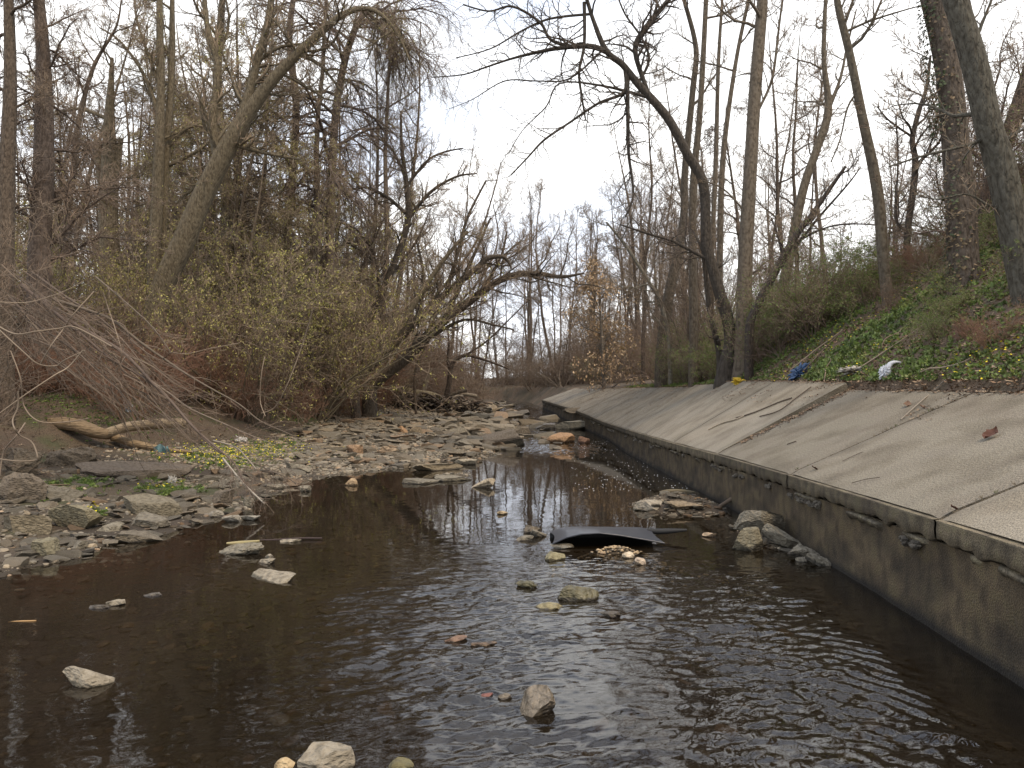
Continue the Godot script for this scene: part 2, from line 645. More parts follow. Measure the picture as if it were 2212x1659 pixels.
# a many-stemmed bush to be copied
func proto_shrub(stems: int, h: float, out: float, S: Spec, leaf := []) -> Node3D:
	var root := Node3D.new()
	var mb := MB.new()
	var tw := MB.new()
	for k in stems:
		var an := rf(0, TAU)
		var d := Vector3(cos(an) * out * rf(0.3, 1.2), 1.0, sin(an) * out * rf(0.3, 1.2)).normalized()
		grow(mb, tw, Vector3(cos(an) * 0.25 * rf(0, 1), -0.1, sin(an) * 0.25 * rf(0, 1)), d, h * rf(0.6, 1.15), 0.007 + 0.004 * h * rf(0.6, 1.2), 1, S)
	part("stems", mb.mesh(), mats.twig, root)
	part("twigs", tw.mesh(), mats.twig, root, "stuff")
	if leaf.size():
		part("leaves", leaves_at(S, leaf[0], leaf[1], leaf[2], leaf[3], leaf[4], leaf[5]).mesh(), mats.leaf, root, "stuff")
	return root

func put(proto: Node3D, called: String, label: String, category: String, group: String, x: float, d: float, turn: float, size: float, sink := 0.0, tilt := 0.0) -> Node3D:
	var o := proto.duplicate()
	o.name = numbered(called)
	o.position = Vector3(x, ground(x, d) - sink, -d)
	o.rotation = Vector3(tilt, turn, 0)
	o.scale = Vector3.ONE * size
	tag(o, label, category, group)
	add_child(o)
	return o

# ---------- stones ----------
func icosphere(sub: int) -> Array:
	if ico.has(sub):
		return ico[sub]
	var t := (1.0 + sqrt(5.0)) / 2.0
	var v := PackedVector3Array([Vector3(-1, t, 0), Vector3(1, t, 0), Vector3(-1, -t, 0), Vector3(1, -t, 0), Vector3(0, -1, t), Vector3(0, 1, t), Vector3(0, -1, -t), Vector3(0, 1, -t), Vector3(t, 0, -1), Vector3(t, 0, 1), Vector3(-t, 0, -1), Vector3(-t, 0, 1)])
	for k in 12:
		v[k] = v[k].normalized()
	var f := PackedInt32Array([0, 11, 5, 0, 5, 1, 0, 1, 7, 0, 7, 10, 0, 10, 11, 1, 5, 9, 5, 11, 4, 11, 10, 2, 10, 7, 6, 7, 1, 8, 3, 9, 4, 3, 4, 2, 3, 2, 6, 3, 6, 8, 3, 8, 9, 4, 9, 5, 2, 4, 11, 6, 2, 10, 8, 6, 7, 9, 8, 1])
	for s in sub:
		var mid := {}
		var g := PackedInt32Array()
		for k in range(0, f.size(), 3):
			var e := [0, 0, 0]
			for j in 3:
				var a := f[k + j]
				var b := f[k + (j + 1) % 3]
				var key := mini(a, b) * 100000 + maxi(a, b)
				if not mid.has(key):
					mid[key] = v.size()
					v.append((v[a] + v[b]).normalized())
				e[j] = mid[key]
			g.append_array(PackedInt32Array([f[k], e[0], e[2], f[k + 1], e[1], e[0], f[k + 2], e[2], e[1], e[0], e[1], e[2]]))
		f = g
	for k in range(0, f.size(), 3):     # clockwise seen from outside
		var q := f[k + 1]
		f[k + 1] = f[k + 2]
		f[k + 2] = q
	ico[sub] = [v, f]
	return ico[sub]

# a stone with broken faces: a ball cut by planes, then roughened
func rock(sd: int, sub: int, size: Vector3, cuts: int, lo: float, hi: float, rough: float, col := Color.WHITE, flat_top := 0.0, wet_y := -99.0) -> ArrayMesh:
	var r := RandomNumberGenerator.new()
	r.seed = sd
	var ic := icosphere(sub)
	var mb := MB.new()
	var pl := []
	for k in cuts:
		var z := r.randf_range(-1, 1)
		var a := r.randf_range(0, TAU)
		pl.append([Vector3(sqrt(1 - z * z) * cos(a), z, sqrt(1 - z * z) * sin(a)), r.randf_range(lo, hi)])
	if flat_top > 0.0:
		pl.append([Vector3(r.randf_range(-0.25, 0.25), 1, r.randf_range(-0.25, 0.25)).normalized(), flat_top])
		pl.append([Vector3(r.randf_range(-0.2, 0.2), -1, r.randf_range(-0.2, 0.2)).normalized(), flat_top])
	var off := r.randf_range(0, 500)
	var lo3 := Vector3.ONE * 9.0
	var hi3 := -lo3
	for q in ic[0]:
		var p: Vector3 = q
		for e in pl:
			var d: float = p.dot(e[0]) - e[1]
			if d > 0.0:
				p -= e[0] * d
		if rough > 0.0:
			p += q * rough * (nz2.get_noise_3d(q.x * 55.0 + off, q.y * 55.0, q.z * 55.0) + 0.5 * nz2.get_noise_3d(q.x * 160.0 + off, q.y * 160.0, q.z * 160.0))
		lo3 = lo3.min(p)
		hi3 = hi3.max(p)
		mb.v.append(p)
		mb.c.append(col)
	var mid := (lo3 + hi3) * 0.5
	var half := (hi3 - lo3) * 0.5
	for k in mb.v.size():
		mb.v[k] = (mb.v[k] - mid) / half * size
		if mb.v[k].y < wet_y + 0.012 * nz2.get_noise_2d(mb.v[k].x * 300.0, mb.v[k].z * 300.0):
			mb.c[k] = col * 0.33
	# broken stone: every face keeps its own plane
	var fl := MB.new()
	var f: PackedInt32Array = ic[1]
	for k in range(0, f.size(), 3):
		var a := mb.v[f[k]]
		var b := mb.v[f[k + 1]]
		var c := mb.v[f[k + 2]]
		var nn := (c - a).cross(b - a).normalized()
		for j in 3:
			fl.v.append(mb.v[f[k + j]])
			fl.n.append(nn)
			fl.c.append(mb.c[f[k + j]])
			fl.i.append(k + j)
	return fl.mesh()

func _ready() -> void:
	rng.seed = 20240
	nz.noise_type = FastNoiseLite.TYPE_SIMPLEX_SMOOTH
	nz.frequency = 0.35
	nz.fractal_octaves = 3
	nz.seed = 5
	nz2.noise_type = FastNoiseLite.TYPE_SIMPLEX_SMOOTH
	nz2.frequency = 0.03
	nz2.fractal_octaves = 3
	nz2.seed = 9
	cam = Camera3D.new()
	cam.fov = 55.0
	cam.near = 0.05
	cam.far = 500.0
	cam.position = EYE
	cam.rotation_degrees = Vector3(1.17, 0, 0)
	add_child(cam)
	cam.make_current()
	set_sky()
	lw = table(T_WALL)
	ll = table(T_LIP)
	lt = table(T_TOP)
	ls = table(T_SHORE)
	lwa = table(T_WATER)
	make_materials()
	build_ground()
	build_water()
	build_lining()
	build_stones()
	build_left_trees()
	build_right_trees()
	build_woods()
	build_brush()
	build_driftwood()
	slope_sticks()
	build_litter()
	build_cover()

func set_sky() -> void:
	var w := WorldEnvironment.new()
	var e := Environment.new()
	e.background_mode = Environment.BG_SKY
	var sky := Sky.new()
	var sm := PanoramaSkyMaterial.new()
	var f := FastNoiseLite.new()
	f.noise_type = FastNoiseLite.TYPE_SIMPLEX_SMOOTH
	f.frequency = 1.1
	f.fractal_octaves = 5
	f.seed = 77
	var im := Image.create(512, 256, false, Image.FORMAT_RGBF)
	for y in 256:
		var el := PI * 0.5 - PI * (y + 0.5) / 256.0
		for x in 512:
			var az := TAU * (x + 0.5) / 512.0
			var dir := Vector3(cos(el) * cos(az), sin(el), cos(el) * sin(az))
			var n := f.get_noise_3d(dir.x * 1.3, maxf(dir.y, 0.0) * 2.6, dir.z * 1.3)
			var cloud := clampf(smoothstep(-0.42, 0.2, n) + smoothstep(0.55, 0.15, dir.y) * 0.45 - 0.35 * smoothstep(0.1, -0.6, dir.x) * smoothstep(0.2, -0.4, dir.z), 0.0, 1.0)
			var c := Color(0.58, 0.68, 0.88).lerp(Color(1.28, 1.28, 1.27).lerp(Color(1.10, 1.14, 1.24), smoothstep(0.3, 0.8, dir.y)), cloud)
			if dir.y < 0.0:
				c = Color(0.5, 0.48, 0.45)
			im.set_pixel(x, y, c)
	sm.panorama = ImageTexture.create_from_image(im)
	sm.energy_multiplier = 1.0
	sky.sky_material = sm
	e.sky = sky
	e.tonemap_mode = Environment.TONE_MAPPER_LINEAR
	e.tonemap_exposure = 1.42
	e.sdfgi_enabled = true
	e.ssao_enabled = true
	e.ssil_enabled = true
	w.environment = e
	add_child(w)
	var sun := DirectionalLight3D.new()
	sun.light_energy = 0.6
	sun.light_color = Color(1.0, 0.90, 0.75)
	sun.light_angular_distance = 14.0
	sun.shadow_enabled = true
	sun.rotation_degrees = Vector3(-58, 35, 0)
	add_child(sun)

func build_ground() -> void:
	var xs := PackedFloat32Array()
	var x := -8.5
	while x < 9.0:
		xs.append(x)
		x += 0.11 if x < 3.2 else 0.2
	var st := 0.2
	while x < 110.0:
		xs.append(x)
		st *= 1.13
		x += st
	x = -8.5
	st = 0.12
	while x > -110.0:
		st *= 1.13
		x -= st
		xs.insert(0, x)
	var ds := PackedFloat32Array()
	var d := -5.0
	while d < 160.0:
		ds.append(d)
		d += 0.3 if d < 2.0 else maxf(0.11, 0.011 * d)
	var mb := MB.new()
	var nx := xs.size()
	for dd in ds:
		var w := water_h(dd)
		var xw := wall_x(dd)
		var sx := shore_x(dd)
		for xx in xs:
			var h := ground(xx, dd)
			mb.v.append(Vector3(xx, h, -dd))
			var a := nz.get_noise_2d(xx * 1.7 + 40.0, dd * 1.7)
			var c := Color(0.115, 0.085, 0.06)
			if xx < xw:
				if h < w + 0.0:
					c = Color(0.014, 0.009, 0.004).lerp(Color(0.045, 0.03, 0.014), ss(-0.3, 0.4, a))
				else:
					var s := sx - xx
					c = Color(0.085, 0.064, 0.043).lerp(Color(0.045, 0.033, 0.022), ss(-0.1, 0.45, a))
					c = c.lerp(Color(0.085, 0.066, 0.044), ss(13, 15, dd) * (1.0 - ss(4.0, 5.0, s)) * 0.8)
					c = c.lerp(Color(0.10, 0.073, 0.05), ss(4.0, 6.0, s))
					c = c.lerp(Color(0.05, 0.065, 0.02), ss(0.2, 0.5, nz.get_noise_2d(xx * 2.0, dd * 2.0 + 90.0)) * 0.6)
			else:
				c = Color(0.13, 0.092, 0.062).lerp(Color(0.075, 0.06, 0.036), ss(-0.3, 0.4, a))
			mb.c.append(c)
	for k in ds.size() - 1:
		for j in nx - 1:
			var b := k * nx + j
			mb.i.append_array(PackedInt32Array([b, b + nx, b + nx + 1, b, b + nx + 1, b + 1]))
	mb.smooth()
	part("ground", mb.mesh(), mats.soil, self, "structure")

func wave(x: float, d: float) -> float:
	# how rough the surface is: a shallow run spreads out in front, a riffle comes down between the stones behind
	var run := ss(-1.15, -0.55, x + 0.25 * sin(d * 1.7)) * (1.0 - ss(1.45, 2.0, x + 0.12 * sin(d * 2.3))) * (1.0 - ss(5.0, 6.2, d - 0.3 * sin(x * 3.0)))
	var rif := ss(16.0, 18.0, d)
	var calm := 0.0004 + 0.0012 * (1.0 - ss(5.5, 7.5, d)) * ss(-1.25, -0.7, x) + 0.0001 * (1.0 - ss(4.0, 7.0, d)) + 0.009 * rif
	var n1 := nz2.get_noise_2d(x * 190.0 + 25.0 * sin(d * 2.0), d * 330.0)
	var n2 := nz2.get_noise_2d(x * 420.0, d * 620.0 + 70.0)
	var n3 := nz2.get_noise_2d(x * 80.0 - d * 30.0, d * 120.0 + 500.0)
	var h := calm * (n1 + 0.45 * n2 + 1.1 * n3)
	if run > 0.0:
		run *= clampf(0.75 + 1.5 * nz2.get_noise_2d(x * 26.0 + 900.0, d * 30.0), 0.15, 1.6)
		h += run * 0.006 * nz2.get_noise_2d(x * 34.0 + d * 12.0, d * 52.0 + 200.0) * 2.0
		h += run * (0.0056 * n1 + 0.0044 * n2 + 0.008 * n3 + 0.0016 * nz2.get_noise_2d(x * 950.0, d * 1400.0))
	# fans of bent wavelets where the run meets still water on the right
	var q := sqrt((x - 0.3) * (x - 0.3) * 1.3 + (d - 2.0) * (d - 2.0))
	h += 0.0042 * sin(q * 62.0 + 3.0 * nz2.get_noise_2d(x * 60.0, d * 60.0)) * ss(0.9, 1.5, x) * (1.0 - ss(1.7, 2.1, x)) * (1.0 - ss(3.6, 4.8, d)) * (0.5 + nz2.get_noise_2d(x * 40.0, d * 40.0 + 9.0))
	return h

func build_water() -> void:
	var mb := MB.new()
	# a coarse sheet upstream and behind, a fine one for the ripples in front
	for q in [[-4.5, 1.9, 0.15, 0.0, 120], [1.9, 6.6, 0.0145, 0.0, 410], [6.6, 85.0, 0.03, 0.0062, 240]]:
		var ds := PackedFloat32Array()
		var d: float = q[0]
		while d < q[1]:
			ds.append(d)
			d += maxf(q[2], minf(q[3] * d, 0.5))
		ds.append(q[1])
		var nx: int = q[4]
		var b0 := mb.v.size()
		for dd in ds:
			var x0 := shore_x(dd) - 0.9
			var x1 := wall_x(dd) + 0.10
			var w := water_h(dd)
			for j in nx:
				var x := lerpf(x0, x1, float(j) / (nx - 1))
				mb.v.append(Vector3(x, w + wave(x, dd), -dd))
				mb.c.append(Color.WHITE)
		for k in ds.size() - 1:
			for j in nx - 1:
				var b := b0 + k * nx + j
				mb.i.append_array(PackedInt32Array([b, b + nx, b + nx + 1, b, b + nx + 1, b + 1]))
	mb.smooth()
	part("creek_water", mb.mesh(), mats.water, self, "structure")
	# bubbles that drift below the riffle
	var bub := SphereMesh.new()
	bub.radius = 0.5
	bub.height = 0.6
	bub.radial_segments = 6
	bub.rings = 3
	var at := []
	var tint := PackedColorArray()
	while at.size() < 300:
		var px := rf(1210, 1500)
		var py := 952.0 + 110.0 * pow(rng.randf(), 1.8)
		if absf(px - (1265.0 + (py - 952.0) * 1.2)) > 60 + (py - 952) * 0.8:
			continue
		var p := hit(px, py)
		if p.x > wall_x(-p.z) - 0.05 or p.y > 0.16:
			continue
		at.append(Transform3D(Basis().scaled(Vector3.ONE * rf(0.006, 0.017)), p))
		tint.append(Color.WHITE)
	var fm := many("foam", bub, mats.foam, at, tint, self)
	fm.set_meta("label", "white foam bubbles drifting below the stony riffle")

# ---------- the concrete lining: panels on a slope, a lip, and the wall face down to the water ----------
func build_lining() -> void:
	var root := thing("retaining_wall", "concrete channel lining of sloped panels along the right side of the creek", "retaining wall", Vector3.ZERO)
	var joints := [-4.0, -1.35, 1.35, 4.08, 6.72, 9.42, 12.2, 15.0, 17.8, 20.4, 23.0, 25.6, 28.2, 30.8, 33.4, 36.0, 38.4]
	var tones := [0.95, 1.12, 1.2, 0.94, 0.86, 1.22, 1.28, 1.0, 0.86, 0.82, 0.88, 0.95, 0.9, 1.0, 0.95, 1.05]
	for k in joints.size() - 1:
		var a: float = joints[k] + 0.012
		var b: float = joints[k + 1] - 0.012
		var up := 0.0
		if k == 5 or k == 6:
			up = 0.10
		elif k > 6:
			up = maxf(0.0, 0.10 - 0.05 * (k - 6))
		var mb := MB.new()
		var tone: float = tones[k]
		var nu := 30
		var nv := 20
		# a panel is 13 cm thick and has rounded edges
		for row in nv + 1:
			for col in nu + 1:
				var t := float(row) / nv
				var d := lerpf(a, b, float(col) / nu)
				var x := wall_x(d) + 1.66 * t - 0.005
				var h := lerpf(lip_h(d), top_h(d) + up, t)
				var eu := minf(col, nu - col) * (b - a) / nu
				h -= 0.010 * (1.0 - ss(0.0, 0.04, eu)) + 0.012 * (1.0 - ss(0.0, 0.05, t * 1.7))
				h += 0.006 * nz.get_noise_2d(x * 2.0 + k * 9, d * 2.0)
				mb.v.append(Vector3(x, h, -d))
				var cc := Color(0.295, 0.26, 0.203) * tone
				# dark weathering along the joints and in streaks down the slope, browner at the top edge
				var st := nz.get_noise_2d(d * 9.0 + k * 31.0, t * 0.9)
				cc = cc * lerpf(1.0, 0.91, ss(0.0, 0.5, st))
				cc = cc.lerp(Color(0.19, 0.165, 0.13), (1.0 - ss(0.0, 0.22 + 0.3 * absf(st), eu)) * 0.48)
				cc = cc.lerp(Color(0.23, 0.195, 0.145), ss(0.55, 1.0, t + 0.35 * st) * 0.55)
				mb.c.append(cc)
		for row in nv:
			for col in nu:
				var q := row * (nu + 1) + col
				mb.i.append_array(PackedInt32Array([q, q + nu + 1, q + nu + 2, q, q + nu + 2, q + 1]))
		for f in range(0, mb.i.size(), 3):
			var s := mb.i[f + 1]
			mb.i[f + 1] = mb.i[f + 2]
			mb.i[f + 2] = s
		mb.smooth()
		var dk := Color(0.20, 0.175, 0.13)
		for side in 2:
			var d: float = a if side == 0 else b
			for row in nv:
				var t0 := float(row) / nv
				var t1 := float(row + 1) / nv
				var p0 := Vector3(wall_x(d) + 1.66 * t0 - 0.005, lerpf(lip_h(d), top_h(d) + up, t0) - 0.010 - 0.012 * (1.0 - ss(0.0, 0.05, t0 * 1.7)), -d)
				var p1 := Vector3(wall_x(d) + 1.66 * t1 - 0.005, lerpf(lip_h(d), top_h(d) + up, t1) - 0.010, -d)
				var dn := Vector3(0.05, -0.2, 0)
				if side == 0:
					mb.quad(p0, p1, p1 + dn, p0 + dn, dk)
				else:
					mb.quad(p1, p0, p0 + dn, p1 + dn, dk)
		var pn := part("concrete_panel", mb.mesh(), mats.concrete, root)
		if k == 5:
			pn.set_meta("label", "pale panel that stands a step higher than the next")
		# the lip below the panel, proud of the wall face, broken along its lower edge
		var lb := MB.new()
		var n := int((b - a) / 0.045)
		var drop := 0.118
		var prof_n := 5
		for col in n + 1:
			var d := lerpf(a, b, float(col) / n)
			var x := wall_x(d)
			var h := lip_h(d) - 0.022
			var low := h - drop - 0.035 * nz.get_noise_2d(d * 9.0, 3.0) - 0.03 * maxf(0.0, nz.get_noise_2d(d * 22.0, 13.0))
			var wob := 0.012 * nz.get_noise_2d(d * 5.0, 30.0)
			var o := -0.035 + 0.5 * wob
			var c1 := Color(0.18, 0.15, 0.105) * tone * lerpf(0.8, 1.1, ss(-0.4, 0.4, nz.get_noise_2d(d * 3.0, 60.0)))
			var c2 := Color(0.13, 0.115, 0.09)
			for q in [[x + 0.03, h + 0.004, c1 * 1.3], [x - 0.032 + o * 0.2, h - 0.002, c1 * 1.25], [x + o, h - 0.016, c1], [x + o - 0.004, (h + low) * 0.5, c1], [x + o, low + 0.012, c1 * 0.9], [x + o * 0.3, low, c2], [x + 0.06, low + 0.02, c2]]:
				lb.v.append(Vector3(q[0], q[1], -d))
				lb.c.append(q[2])
		for col in n:
			for row in 6:
				var q := col * 7 + row
				lb.i.append_array(PackedInt32Array([q, q + 7, q + 8, q, q + 8, q + 1]))
		for f in range(0, lb.i.size(), 3):
			var s := lb.i[f + 1]
			lb.i[f + 1] = lb.i[f + 2]
			lb.i[f + 2] = s
		lb.smooth()
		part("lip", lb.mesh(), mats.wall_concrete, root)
		# the crumbling seam under the lip, where coarse pale aggregate shows
		var at := []
		var tint := PackedColorArray()
		for q in int((b - a) * (150.0 if b < 9.0 else 60.0)):
			var d := rf(a, b)
			if nz.get_noise_2d(d * 2.3, 77.0) + 0.25 * nz.get_noise_2d(d * 9.0, 11.0) < lerpf(-0.02, 0.25, ss(6, 10, d)):
				continue
			var s := rf(0.006, 0.019)
			var p := Vector3(wall_x(d) + rf(-0.034, 0.004), lip_h(d) - 0.185 - 0.03 * nz.get_noise_2d(d * 9.0, 3.0) - rf(0.0, 0.035), -d)
			at.append(Transform3D(Basis.from_euler(Vector3(rf(0, 6), rf(0, 6), rf(0, 6))).scaled(Vector3(s * 1.5, s, s * 1.3)), p))
			tint.append(Color(0.33, 0.29, 0.23) * rf(0.5, 1.25))
		if at.size():
			many("crumbled_seam", rock(300 + k, 1, Vector3.ONE, 6, 0.5, 0.85, 0.2), mats.stone, at, tint, root)
	# the broken ledge under the lip: a crust of coarse concrete that has come away in places
	var gb := MB.new()
	var gn := 1500
	for col in gn + 1:
		var d := lerpf(-3.9, 38.3, pow(float(col) / gn, 2.2))
		var m := ss(-0.12, 0.12, nz.get_noise_2d(d * 1.6, 77.0) + 0.25 * nz.get_noise_2d(d * 9.0, 11.0) + 0.25 - 0.4 * ss(4.0, 9.0, d))
		var j := nz.get_noise_2d(d * 30.0, 5.0)
		var j2 := nz.get_noise_2d(d * 70.0, 15.0)
		var o := lerpf(0.03, -0.030 - 0.028 * j - 0.016 * j2, m)
		var y := lip_h(d) - 0.165 - 0.02 * nz.get_noise_2d(d * 6.0, 3.0)
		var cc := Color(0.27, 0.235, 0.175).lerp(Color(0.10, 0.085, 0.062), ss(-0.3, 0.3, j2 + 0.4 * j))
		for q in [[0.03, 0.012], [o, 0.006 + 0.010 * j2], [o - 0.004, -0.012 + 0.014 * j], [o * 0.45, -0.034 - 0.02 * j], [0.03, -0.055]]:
			gb.v.append(Vector3(wall_x(d) + q[0], y + q[1], -d))
			gb.c.append(cc)
	for col in gn:
		for row in 4:
			var q := col * 5 + row
			gb.i.append_array(PackedInt32Array([q, q + 6, q + 5, q, q + 1, q + 6]))
	gb.smooth()
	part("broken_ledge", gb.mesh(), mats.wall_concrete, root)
	# the face of the wall, from the seam down into the bed
	var fb := MB.new()
	var nd := 420
	var nvv := 16
	for col in nd + 1:
		var d := lerpf(-4.0, 38.4, pow(float(col) / nd, 1.6)) if col > 0 else -4.0
		for row in nvv + 1:
			var t := float(row) / nvv
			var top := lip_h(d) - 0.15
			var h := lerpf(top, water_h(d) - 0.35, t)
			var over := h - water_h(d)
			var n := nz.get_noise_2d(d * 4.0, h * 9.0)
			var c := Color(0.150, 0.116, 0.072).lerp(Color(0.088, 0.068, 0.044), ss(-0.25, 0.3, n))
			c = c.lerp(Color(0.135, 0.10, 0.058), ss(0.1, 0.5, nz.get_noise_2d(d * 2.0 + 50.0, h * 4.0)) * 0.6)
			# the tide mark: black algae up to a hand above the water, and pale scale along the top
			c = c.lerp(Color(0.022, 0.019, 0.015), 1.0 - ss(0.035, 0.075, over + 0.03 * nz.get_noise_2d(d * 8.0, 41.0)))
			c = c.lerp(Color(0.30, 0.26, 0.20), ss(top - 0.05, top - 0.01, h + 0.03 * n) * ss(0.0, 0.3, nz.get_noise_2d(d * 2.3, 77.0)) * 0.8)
			fb.v.append(Vector3(wall_x(d) + 0.012 * n - 0.01 * t, h, -d))
			fb.c.append(c)
	for col in nd:
		for row in nvv:
			var q := col * (nvv + 1) + row
			fb.i.append_array(PackedInt32Array([q, q + nvv + 2, q + nvv + 1, q, q + 1, q + nvv + 2]))
	fb.smooth()
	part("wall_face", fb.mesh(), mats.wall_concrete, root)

# ---------- stones ----------
func stone_at(label: String, px: float, py: float, wpx: float, hpx: float, deep: float, o := {}) -> MeshInstance3D:
	# px, py: the middle of its foot; widths in picture points; deep: its depth in terms of its width
	var p := hit(px, py)
	var d := -p.z
	var w := wpx * d / F
	var h: float = hpx * d / F
	var see: float = o.get("see", 0.0)
	if see > 0.0:                       # a flat top seen from above: the picture height is mostly its depth
		h = see
	var tint: Color = o.get("col", Color(0.26, 0.23, 0.18))
	if py > 1020.0 and p.y <= water_h(d) + 0.02 and px > 100.0:
		h *= 0.74
	var up: float = h * (0.14 + o.get("lift", 0.12))
	var m := rock(o.get("sd", int(px * 7 + py)), 3, Vector3(w * 0.5, h * 0.72, w * 0.5 * deep), o.get("cuts", 12), o.get("lo", 0.38) * 0.92, o.get("hi", 0.78), o.get("rough", 0.055), tint, o.get("top", 0.5), (water_h(d) - p.y - up + 0.22 * h) if p.y <= water_h(d) + 0.02 else -99.0)
	var s := part(o.get("name", "rock"), m, mats.wet_stone if o.get("wet", false) else mats.stone, self)
	s.position = p + Vector3(0, up, -w * 0.5 * deep * 0.7)
	s.rotation_degrees = Vector3(o.get("pitch", 0.0), o.get("yaw", 0.0), o.get("roll", 0.0))
	tag(s, label, o.get("category", "rock"), o.get("group", ""))
	return s

func build_stones() -> void:
	var pale := Color(0.29, 0.25, 0.185)
	var grey := Color(0.235, 0.205, 0.155)
	var tan := Color(0.40, 0.29, 0.17)
	var brown := Color(0.17, 0.14, 0.10)
	var dark := Color(0.085, 0.07, 0.05)
	var moss := Color(0.15, 0.13, 0.065)
	# in the pool, near first
	stone_at("large pale blocky rock at the near edge of the pool", 700, 1672, 122, 62, 0.7, {"col": pale, "top": 0.62, "lo": 0.6, "hi": 0.9})
	stone_at("small round tan rock touching the near side of the pale block", 611, 1668, 44, 32, 0.9, {"col": Color(0.48, 0.36, 0.2), "lo": 0.75, "hi": 0.98, "top": 0.0})
	stone_at("small mossy green stone showing at the bottom edge of the run", 862, 1666, 60, 22, 0.9, {"col": moss, "lo": 0.7, "hi": 0.95})
	stone_at("pale two-peaked rock alone in the dark left water", 176, 1482, 116, 46, 0.6, {"col": pale, "sd": 61, "cuts": 7, "lo": 0.3, "hi": 0.8, "top": 0.0, "lift": 0.05, "roll": -8})
	stone_at("dark angular tilted slab breaking the ripples, with one pale corner", 1160, 1545, 84, 50, 0.9, {"col": brown, "sd": 64, "wet": true, "top": 0.42, "pitch": 22, "roll": 12, "lift": 0.1})
	stone_at("largest dark mossy rock in the ripples before the black plastic panel", 1250, 1298, 92, 40, 0.6, {"col": moss * 0.8, "wet": true, "lo": 0.6, "hi": 0.92, "top": 0.6})
	stone_at("yellowish block awash just before the largest mossy rock", 1188, 1316, 62, 18, 0.55, {"col": Color(0.24, 0.20, 0.10), "wet": true, "top": 0.55, "lo": 0.6, "lift": -0.1})
	stone_at("small dark mossy stone left of the largest mossy rock", 1138, 1270, 46, 18, 0.7, {"col": moss * 0.7, "wet": true, "lo": 0.6})
	stone_at("low dark stone barely out of the ripples right of the mossy rock", 1320, 1333, 46, 12, 0.6, {"col": dark, "wet": true})
	stone_at("flat reddish stone in the middle of the ripples", 982, 1386, 52, 11, 0.7, {"col": Color(0.19, 0.11, 0.07), "wet": true, "top": 0.4})
	stone_at("brown stone awash right of the flat reddish stone", 1045, 1394, 58, 8, 0.6, {"col": Color(0.15, 0.10, 0.06), "wet": true, "lift": -0.2})
	stone_at("small red stone awash near the dark tilted slab", 1052, 1506, 26, 8, 0.9, {"col": Color(0.20, 0.08, 0.06), "wet": true, "lift": 0.0})
	stone_at("short brown stone awash next to the small red stone", 1090, 1508, 30, 8, 0.7, {"col": brown, "wet": true, "lift": 0.0})
	stone_at("pale flat cracked slab lying in the left pool", 578, 1257, 108, 20, 0.95, {"col": pale, "sd": 70, "see": 0.055, "cuts": 6, "lo": 0.4, "hi": 0.75, "top": 0.35, "lift": 0.2, "pitch": 6})
	stone_at("small pale stone behind the cracked slab", 572, 1218, 42, 14, 0.8, {"col": pale * 0.95, "top": 0.4})
	stone_at("tiny pale stone farthest behind the cracked slab", 581, 1206, 24, 11, 0.8, {"col": pale})
	stone_at("long low lumpy grey rock in the left pool before the floating stick", 512, 1198, 112, 25, 0.4, {"col": grey * 0.9, "sd": 73, "rough": 0.2, "top": 0.55, "roll": 5})
	stone_at("pale low stone beside the floating stick", 625, 1172, 44, 8, 0.6, {"col": pale, "top": 0.4})
	stone_at("small pale-topped rock in the left pool with a dark end", 246, 1309, 40, 16, 0.6, {"col": pale * 0.9, "top": 0.45})
	stone_at("dark low stone touching the small pale-topped rock", 211, 1315, 46, 10, 0.5, {"col": dark, "wet": true})
	stone_at("low black stone awash in the left water", 328, 1288, 40, 9, 0.5, {"col": dark, "wet": true})
	stone_at("back stone of three dark stones piled left of the black panel", 1150, 1152, 36, 22, 0.7, {"col": brown, "lo": 0.6})
	stone_at("right stone of three dark stones piled left of the black panel", 1164, 1160, 36, 18, 0.8, {"col": grey * 0.8, "lo": 0.5, "roll": -15})
	stone_at("flat front stone of three dark stones piled left of the black panel", 1133, 1168, 42, 12, 0.5, {"col": grey * 0.8, "roll": 9})
	stone_at("mossy pale rock standing in the ripples before the black panel", 1200, 1212, 46, 24, 0.7, {"col": Color(0.25, 0.22, 0.13), "sd": 80, "lo": 0.4})
	stone_at("round white stone before the black plastic panel", 1358, 1206, 27, 17, 0.8, {"col": Color(0.62, 0.52, 0.38), "lo": 0.8, "hi": 1.0, "top": 0.0})
	stone_at("pale egg-shaped stone standing in the water right of the white one", 1384, 1220, 25, 20, 0.8, {"col": Color(0.55, 0.44, 0.33), "lo": 0.8, "hi": 1.0, "top": 0.0, "roll": -25})
	stone_at("flat dark stone under the left end of the black panel", 1215, 1185, 55, 10, 0.6, {"col": grey * 0.7, "wet": true})
	stone_at("pale wedge-shaped rock with a raised right end in mid pool", 1043, 1054, 56, 24, 0.5, {"col": Color(0.42, 0.35, 0.25), "sd": 84, "lo": 0.35, "hi": 0.75, "top": 0.0, "roll": 10})
	stone_at("tan rock alone in the pool before the gravel bar", 757, 1049, 31, 20, 0.8, {"col": tan, "lo": 0.5})
	stone_at("small grey stone in the pool by the left shore", 656, 1062, 28, 17, 0.8, {"col": grey})
	stone_at("tiny tan stone showing in the pool beyond the black panel", 1085, 1112, 24, 10, 0.8, {"col": Color(0.35, 0.27, 0.16)})
	# the gravel patch and the broken slabs at the foot of the wall
	stone_at("pale flat stone at the left end of the gravel patch by the wall", 1412, 1101, 78, 18, 0.6, {"col": Color(0.33, 0.29, 0.22), "top": 0.4})
	stone_at("flat tan slab in the middle of the gravel patch by the wall", 1480, 1098, 80, 12, 0.9, {"col": Color(0.26, 0.20, 0.13), "top": 0.35, "lift": 0.3})
